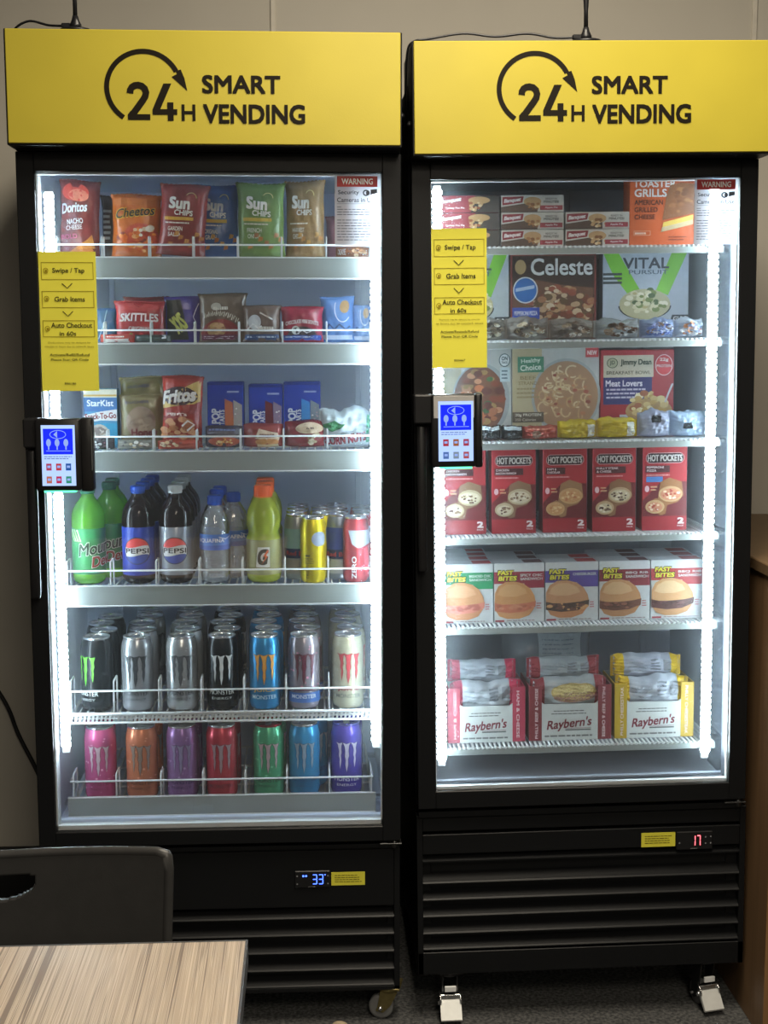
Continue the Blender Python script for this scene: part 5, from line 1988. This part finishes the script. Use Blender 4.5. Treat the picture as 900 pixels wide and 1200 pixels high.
def breakfast_art(a):
    a.rect(0.04, 0.68, 0.72, 0.94, 'd0c8b4')
    a.ell(0.16, 0.85, 0.075, 0.06, 'b8b89c')
    a.ring(0.16, 0.85, 0.075, 0.06, 0.0015, '4a5a48')
    a.text('JD', 0.16, 0.85, 0.07, 0.06, '3a4a3a', 0.02)
    a.text('Jimmy Dean', 0.48, 0.85, 0.42, 0.085, '3c4a40', 0.03)
    a.text('BREAKFAST BOWL', 0.38, 0.735, 0.60, 0.04, '5a5648', 0.015)
    a.rect(0.04, 0.36, 0.70, 0.68, '3a3a72')
    a.text('Meat Lovers', 0.32, 0.61, 0.50, 0.075, 'e8e4f0', 0.03)
    a.lines(0.08, 0.62, 0.42, 0.56, 3, 'd0cce0', 0.45)
    a.ell(0.86, 0.82, 0.12, 0.125, 'd04048')
    a.ring(0.86, 0.82, 0.12, 0.125, 0.0016, 'f0d8d8')
    a.text('22g', 0.86, 0.88, 0.12, 0.05, 'f4e4e4', 0.03)
    a.text('PROTEIN', 0.86, 0.81, 0.2, 0.035, 'f4e4e4', 0.02)
    a.ell(0.62, 0.24, 0.36, 0.16, 'c8ccd4', 180, 360)
    a.ell(0.66, 0.28, 0.32, 0.15, 'b89868')
    a.blobs(0.66, 0.34, 0.26, 0.16, ['e4d49c', 'c8a868', 'a86848', 'f0e8c0', 'd8c088'], 40, 0.008)
    a.stroke([(0.88, 0.38), (0.92, 0.48), (0.98, 0.60)], 0.004, 'c8c8d0')


carton('breakfast_box', 'red breakfast bowl box with cream panel on the third freezer shelf', 'box', FR, 611, 768, Y3, 178, 200, 42, 'a8303a', breakfast_art, group='frozen meal boxes')

GQ = 'small packs on the third freezer shelf'
for i, (x, lb, colr, w_, h_, ar) in enumerate([
        (366, 'black snack pack with white top edge next to the freezer terminal', '22262a', 46, 30, lambda a: a.rect(0.05, 0.72, 0.95, 0.95, 'd4e0e8')),
        (412, 'black snack pack with white top edge beside the red one', '22262a', 44, 29, lambda a: a.rect(0.05, 0.72, 0.95, 0.95, 'd4e0e8')),
        (470, 'low red snack pack with a brown badge', 'a8483c', 72, 28, lambda a: (a.ell(0.35, 0.4, 0.12, 0.3, '8a6a58'), a.lines(0.1, 0.9, 0.7, 0.9, 1, 'd88870', 0.5))),
        (547, 'yellow wrapped pack with a white label beside the red pack', 'c8b01e', 80, 39, lambda a: a.rect(0.72, 0.1, 0.95, 0.75, 'd8d8c8')),
        (630, 'yellow wrapped pack with a white label beside the clear bags', 'c8b01e', 84, 42, lambda a: a.rect(0.68, 0.1, 0.88, 0.8, 'd8d8c8')),
        (706, 'clear crumpled bag with a small black tag beside the yellow pack', 'a9b0c8', 66, 56, lambda a: a.rect(0.35, 0.55, 0.65, 0.78, '24262c')),
        (776, 'clear crumpled bag with a small black tag by the freezer light strip', '9db4cc', 76, 54, lambda a: a.rect(0.3, 0.35, 0.55, 0.58, '24262c'))]):
    bag('frozen_pack', lb, 'frozen pack', FR, x, Y3, 98, w_, h_, 62, colr, ar, seal='lr', seed=70 + i, group=GQ, crumple=1.8)


def pocket_art(names, bread, fill, extra=None):
    def f(a):
        a.poly([(0.30, 0.0), (1, 0.0), (1, 0.58), (0.45, 0.60), (0.0, 0.36), (0.0, 0.0)], '6a2428')
        a.rect(0, 0, 1, 0.17, '96262e')
        # name plate
        for (k, cc) in ((1.0, 'e8d8d8'), (0.94, '8e2028'), (0.88, '2c2024')):
            a.ell(0.18, 0.865, 0.11 * k, 0.062 * k, cc)
            a.ell(0.82, 0.865, 0.11 * k, 0.062 * k, cc)
            a.rect(0.18, 0.865 - 0.062 * k, 0.82, 0.865 + 0.062 * k, cc)
        a.text('HOT POCKETS', 0.5, 0.865, 0.78, 0.078, 'c9c9c4', 0.035)
        a.rect(0.06, 0.695, 0.14 + 0.052 * max(len(n) for n in names), 0.775, '4a2024')
        for q, n in enumerate(names):
            a.text(n, 0.10 + 0.020 * len(n), 0.755 - 0.038 * q, 0.042 * len(n), 0.026, 'ecdcdc', 0.02)
        a.lines(0.08, 0.7, 0.645, 0.68, 1, 'd89090', 0.5)
        a.ell(0.10, 0.50, 0.05, 0.038, 'e8c8d0')
        if extra:
            a.rect(0.08, 0.58, 0.45, 0.645, extra)
        a.lines(0.18, 0.33, 0.47, 0.54, 2, 'd8a880', 0.5)
        # two halves of the filled roll
        a.poly([(0.34, 0.36), (0.40, 0.58), (0.60, 0.63), (0.88, 0.58), (0.92, 0.42), (0.80, 0.34), (0.55, 0.30)], bread[0])
        a.ell(0.63, 0.435, 0.27, 0.095, bread[1])
        a.ell(0.63, 0.43, 0.23, 0.072, fill[0])
        a.blobs(0.63, 0.43, 0.19, 0.055, fill[1:], 22, 0.0032)
        a.poly([(0.10, 0.33), (0.30, 0.39), (0.56, 0.32), (0.52, 0.20), (0.40, 0.18)], bread[0])
        a.ell(0.28, 0.285, 0.215, 0.082, bread[1])
        a.ell(0.28, 0.28, 0.17, 0.058, fill[0])
        a.blobs(0.28, 0.28, 0.14, 0.042, fill[1:], 16, 0.003)
        a.text('2', 0.86, 0.115, 0.15, 0.075, 'f0e8e8', 0.06)
        a.text('PACK', 0.86, 0.055, 0.15, 0.02, 'e8d8d8', 0.02)
    return f


PK = [(266, 356, ('CHICKEN', 'BACON RANCH'), ('8a6a50', 'c0b090'), ('d8ccb0', '5a3a30', 'e8e0cc', '8a7058'), None, 'red filled pastry box partly behind the freezer terminal'),
      (368, 459, ('CHICKEN', 'BACON RANCH'), ('8a6a50', 'c0b090'), ('d8ccb0', '5a3a30', 'e8e0cc', '8a7058'), None, 'red filled pastry box with creamy bacon filling in full view'),
      (474, 565, ('HAM &', 'CHEDDAR'), ('9a7450', 'c8a070'), ('c89868', 'd8b080', 'b87850', 'e0c090'), None, 'red filled pastry box with golden ham filling'),
      (577, 667, ('PHILLY STEAK', '& CHEESE'), ('8a6444', 'bca07c'), ('c8bc9c', '4a3428', 'e4dcc4', '6a5444'), None, 'red filled pastry box with pale steak filling'),
      (681, 774, ('PEPPERONI', 'PIZZA'), ('9a6c44', 'c8a478'), ('c88a6c', 'ecdcc8', 'a84838', 'e8cfae'), '4a78b8', 'red filled pastry box with blue strip and pizza filling')]
for (a0, a1, nm, br, fi, ex, lb) in PK:
    carton('filled_pastry_box', lb, 'box', FR, a0, a1, Y4, 174, 110, 55, 'a52a32', pocket_art(nm, br, fi, ex), group='red filled pastry boxes')


def burger_art(band, bun, meat, lines_):
    def f(a):
        a.rect(0, 0, 1, 1, 'd0d6d8')
        a.rect(0.0, 0.66, 1, 0.86, band)
        a.rect(0.60, 0.58, 1, 0.68, band)
        for (tt, uu, vv, ww) in (('FAST', 0.23, 0.845, 0.30), ('BITES', 0.27, 0.750, 0.36)):
            a.text(tt, uu, vv, ww + 0.03, 0.105, '3a3a1c', 0.10, shear=0.15)
            a.text(tt, uu, vv, ww, 0.078, 'e6da4c', 0.05, shear=0.15)
        for q, n in enumerate(lines_):
            a.text(n, 0.74, 0.80 - 0.062 * q, 0.44, 0.045, 'd8e0dc', 0.02)
        a.poly([(0.02, 0.22), (0.10, 0.11), (0.26, 0.06), (0.50, 0.06), (0.70, 0.12), (0.80, 0.24), (0.60, 0.28), (0.02, 0.26)], bun[1])
        a.poly([(0.01, 0.20), (0.30, 0.16), (0.60, 0.18), (0.82, 0.26), (0.83, 0.36), (0.70, 0.38), (0.01, 0.36)], meat[0])
        a.blobs(0.42, 0.26, 0.36, 0.06, meat, 30, 0.006, 0.5)
        a.poly([(0.01, 0.34), (0.015, 0.50), (0.08, 0.62), (0.22, 0.69), (0.40, 0.70), (0.58, 0.66), (0.72, 0.57), (0.80, 0.45), (0.82, 0.36),
                (0.66, 0.33), (0.40, 0.31), (0.15, 0.31)], bun[0])
        a.poly([(0.06, 0.48), (0.12, 0.58), (0.26, 0.65), (0.44, 0.65), (0.60, 0.58), (0.66, 0.49), (0.44, 0.44), (0.20, 0.44)], bun[2])
        a.lines(0.84, 0.94, 0.22, 0.34, 3, 'b86a70', 0.5)
        a.rect(0.02, 0.015, 0.2, 0.045, 'a04048')
        a.lines(0.25, 0.95, 0.02, 0.05, 1, '9a8a8c', 0.5)
    return f


def top_art(c):  # patch colour; dulled on some boxes to paint in haze from the glass
    return lambda a: (a.rect(0, 0, 1, 1, 'ccd4dc'), a.rect(0.60, 0.05, 0.97, 0.85, c))


BG = [(266, 370, '2f8a5c', ('c08a60', 'b87e58', 'cc9a72'), ('c87a68', 'a85a4c', 'd89080'), ('BREADED CHIC', 'SANDWICH'), 3, 'b03a44', 'white sandwich box with green band'),
      (372, 477, '8e2e3e', ('c08a58', 'c08a5c', 'cc9c6c'), ('b86a50', 'c07c60', 'a05a44'), ('SPICY CHIC', 'SANDWICH'), 2, '6a4a50', 'white sandwich box with maroon band and breaded patty'),
      (479, 590, '5a4a94', ('c08f68', 'b88058', 'd0a880'), ('4a3a34', '6a4a40', 'c89868'), ('CHEESEBURGER',), 1, 'b83a40', 'white sandwich box with violet band and cheeseburger'),
      (592, 699, '7e3038', ('bc8c60', 'b08058', 'cca67c'), ('6a4438', '8a5a48', '54362c'), ('BBQ RIB', 'SANDWICH'), 2, '6a3a40', 'white sandwich box with dark red band and rib patty'),
      (701, 811, 'a83a40', ('c89a6c', 'b88a60', 'd8b48c'), ('5a3a38', '6e4a48', '4a2e2c'), ('BBQ RIB', 'SANDWICH'), 2, 'a04a50', 'white sandwich box with bright red band')]
for (a0, a1, bd, bn, mt, ln, nb, tc_, lb) in BG:
    c0 = carton('sandwich_box', lb + ', front of its row', 'box', FR, a0, a1, Y5, 124, 110, 50, 'c4ccd2', burger_art(bd, bn, mt, ln), top_art(tc_), group='boxed sandwiches')
    for k in range(nb):
        w_ = (a0 + a1) / 2
        dup(c0, FR @ T(w_ + (-8 if a0 < 300 else -3) + 2 * k + (8 if a0 < 300 else 0), 110 + 25 + 53 * (k + 1), Y5), '%s %s, counted back from the glass' % (ORD[k], lb))


def sub_carton(x0, x1, c1, c2, words, label, pk):
    """open display carton: coloured side wings, white front with a cut-out"""
    w, h, dp = x1 - x0, 118.0, 120.0
    r = empty('sub_carton', FR @ T((x0 + x1) / 2, 110 + dp / 2, Y6), label, 'carton', 'open sandwich cartons')
    wl, wr = 0.155 * w, 0.165 * w
    m1, m2, mw = board(c1), board(c2), board('d2d8d6')
    f = MB()
    f.prism([(-w / 2 + wl, 0), (w / 2 - wr, 0), (w / 2 - wr, h * 0.70), (w / 2 - wr - 6, h * 0.66), (-w / 2 + wl + 6, h * 0.66), (-w / 2 + wl, h * 0.70)],
            'y', -dp / 2, -dp / 2 + 2.5, mw)
    f.build('front_panel', r)
    MB().box(-w / 2, -w / 2 + wl, -dp / 2, -dp / 2 + 2.5, 0, h, m1, 0.4).build('side_wing', r)
    MB().box(w / 2 - wr, w / 2, -dp / 2, -dp / 2 + 2.5, 0, h, m2, 0.4).build('side_wing', r)
    MB().box(-w / 2, -w / 2 + 2.5, -dp / 2 + 2.5, dp / 2, 0, h, m1, 0.4).build('side_panel', r)
    MB().box(w / 2 - 2.5, w / 2, -dp / 2 + 2.5, dp / 2, 0, h, m2, 0.4).build('side_panel', r)
    MB().box(-w / 2 + 2.5, w / 2 - 2.5, dp / 2 - 2.5, dp / 2, 0, h, mw, 0.4).build('back_panel', r)
    MB().box(-w / 2 + 2.5, w / 2 - 2.5, -dp / 2 + 2.5, dp / 2 - 2.5, 0, 2, mw, 0.3).build('floor_panel', r)
    a = Art(flat(-w / 2 * K, 0, w * K, h * K, -dp / 2 * K), w * K, h * K, lift=0.0002)
    a.lines(0.30, 0.68, 0.51, 0.56, 1, '6a6c6c', 0.35, 0.1)
    a.lines(0.27, 0.70, 0.46, 0.51, 1, '6a6c6c', 0.35, 0.1)
    a.text("Raybern's", 0.49, 0.29, 0.54, 0.22, '7a2c38', 0.02, shear=0.25, rot=5)
    a.rect(0.44, 0.215, 0.75, 0.222, '8a4a52')
    a.rect(0.44, 0.175, 0.75, 0.200, '6a6c6c')
    a.lines(0.19, 0.78, 0.055, 0.105, 1, '7a7c7c', 0.6, 0.1)
    a.text(words, 0.09, 0.50, 0.62, 0.055, 'ecd8d8', 0.02, rot=90)
    a.text(words, 0.905, 0.50, 0.62, 0.055, 'ecd8d8', 0.02, rot=-90)
    a.build('front_print', r)
    for q, (dx, z, wv, hv, yf, ca, fm, mid) in enumerate(pk):
        def art(a_, ca=ca, mid=mid):
            a_.rect(0.0, 0.0, 0.17, 1.0, ca)
            a_.rect(0.83, 0.0, 1.0, 1.0, ca)
            if mid == 'sub':
                a_.ell(0.55, 0.55, 0.30, 0.30, 'c0a868')
                a_.ell(0.56, 0.40, 0.28, 0.18, '9a7468')
                a_.ell(0.54, 0.60, 0.27, 0.20, 'd8c88a')
            else:
                a_.lines(0.2, 0.5, 0.25, 0.75, 3, '9ca4ac', 0.3)
                a_.rect(0.72, 0.35, 0.84, 0.80, '8a9098')
                a_.lines(0.54, 0.68, 0.35, 0.85, 4, '787e86', 0.5)
        bag('wrapped_sub', 'white wrapped sandwich with %s ends, %s in its carton' % ({'c83a5c': 'pink', '8a3038': 'brown red', 'd8b41c': 'yellow'}[ca],
            ('front one', 'upper one')[q]), 'wrapped food', FR, (x0 + x1) / 2 + dx, Y6 + z, yf, wv, hv, 50, fm, art, seal='lr', seed=int(x0) + q,
            group='wrapped subs in cartons', crumple=1.6)
    return r


sub_carton(274, 437, 'b43c54', 'b43c54', 'HAM & CHEESE', 'white display carton with rose red wings holding wrapped subs',
           [(0, 66, 150, 62, 114, 'c83a5c', 'b4bcc4', 'txt'), (-3, 116, 146, 50, 146, 'c83a5c', 'aeb8c4', 'txt')])
sub_carton(445, 620, '7c2e34', '7c2e34', 'PHILLY BEEF & CHEESE', 'white display carton with dark maroon wings holding wrapped subs',
           [(0, 66, 162, 66, 114, '8a3038', 'b0b8bc', 'sub'), (-6, 118, 156, 50, 146, '8a3038', 'a8b4bc', 'txt')])
sub_carton(627, 796, 'c0a028', 'c0a028', 'PHILLY CHEESESTEAK', 'white display carton with yellow wings holding wrapped subs',
           [(0, 66, 156, 64, 114, 'd8b41c', 'b4bcc8', 'txt'), (-6, 118, 152, 52, 146, 'd8b41c', 'b0b8c8', 'txt')])

# clear bag at the back of the lowest freezer shelf
bag('clear_bag', 'large clear plastic bag with a white paper behind the cartons', 'bag', FR, 523, Y6, 300, 220, 195, 120, '8aa0b8',
    lambda a: (a.rect(0.38, 0.66, 0.86, 0.94, 'b8c4cc'), a.lines(0.42, 0.82, 0.7, 0.9, 4, '8a98a4', 0.3)), seed=95,
    material=film_mat('clear_bag_film', (0.6, 0.68, 0.78), 0.55, 0.15, 0.35, bump=0.8, bscale=30))
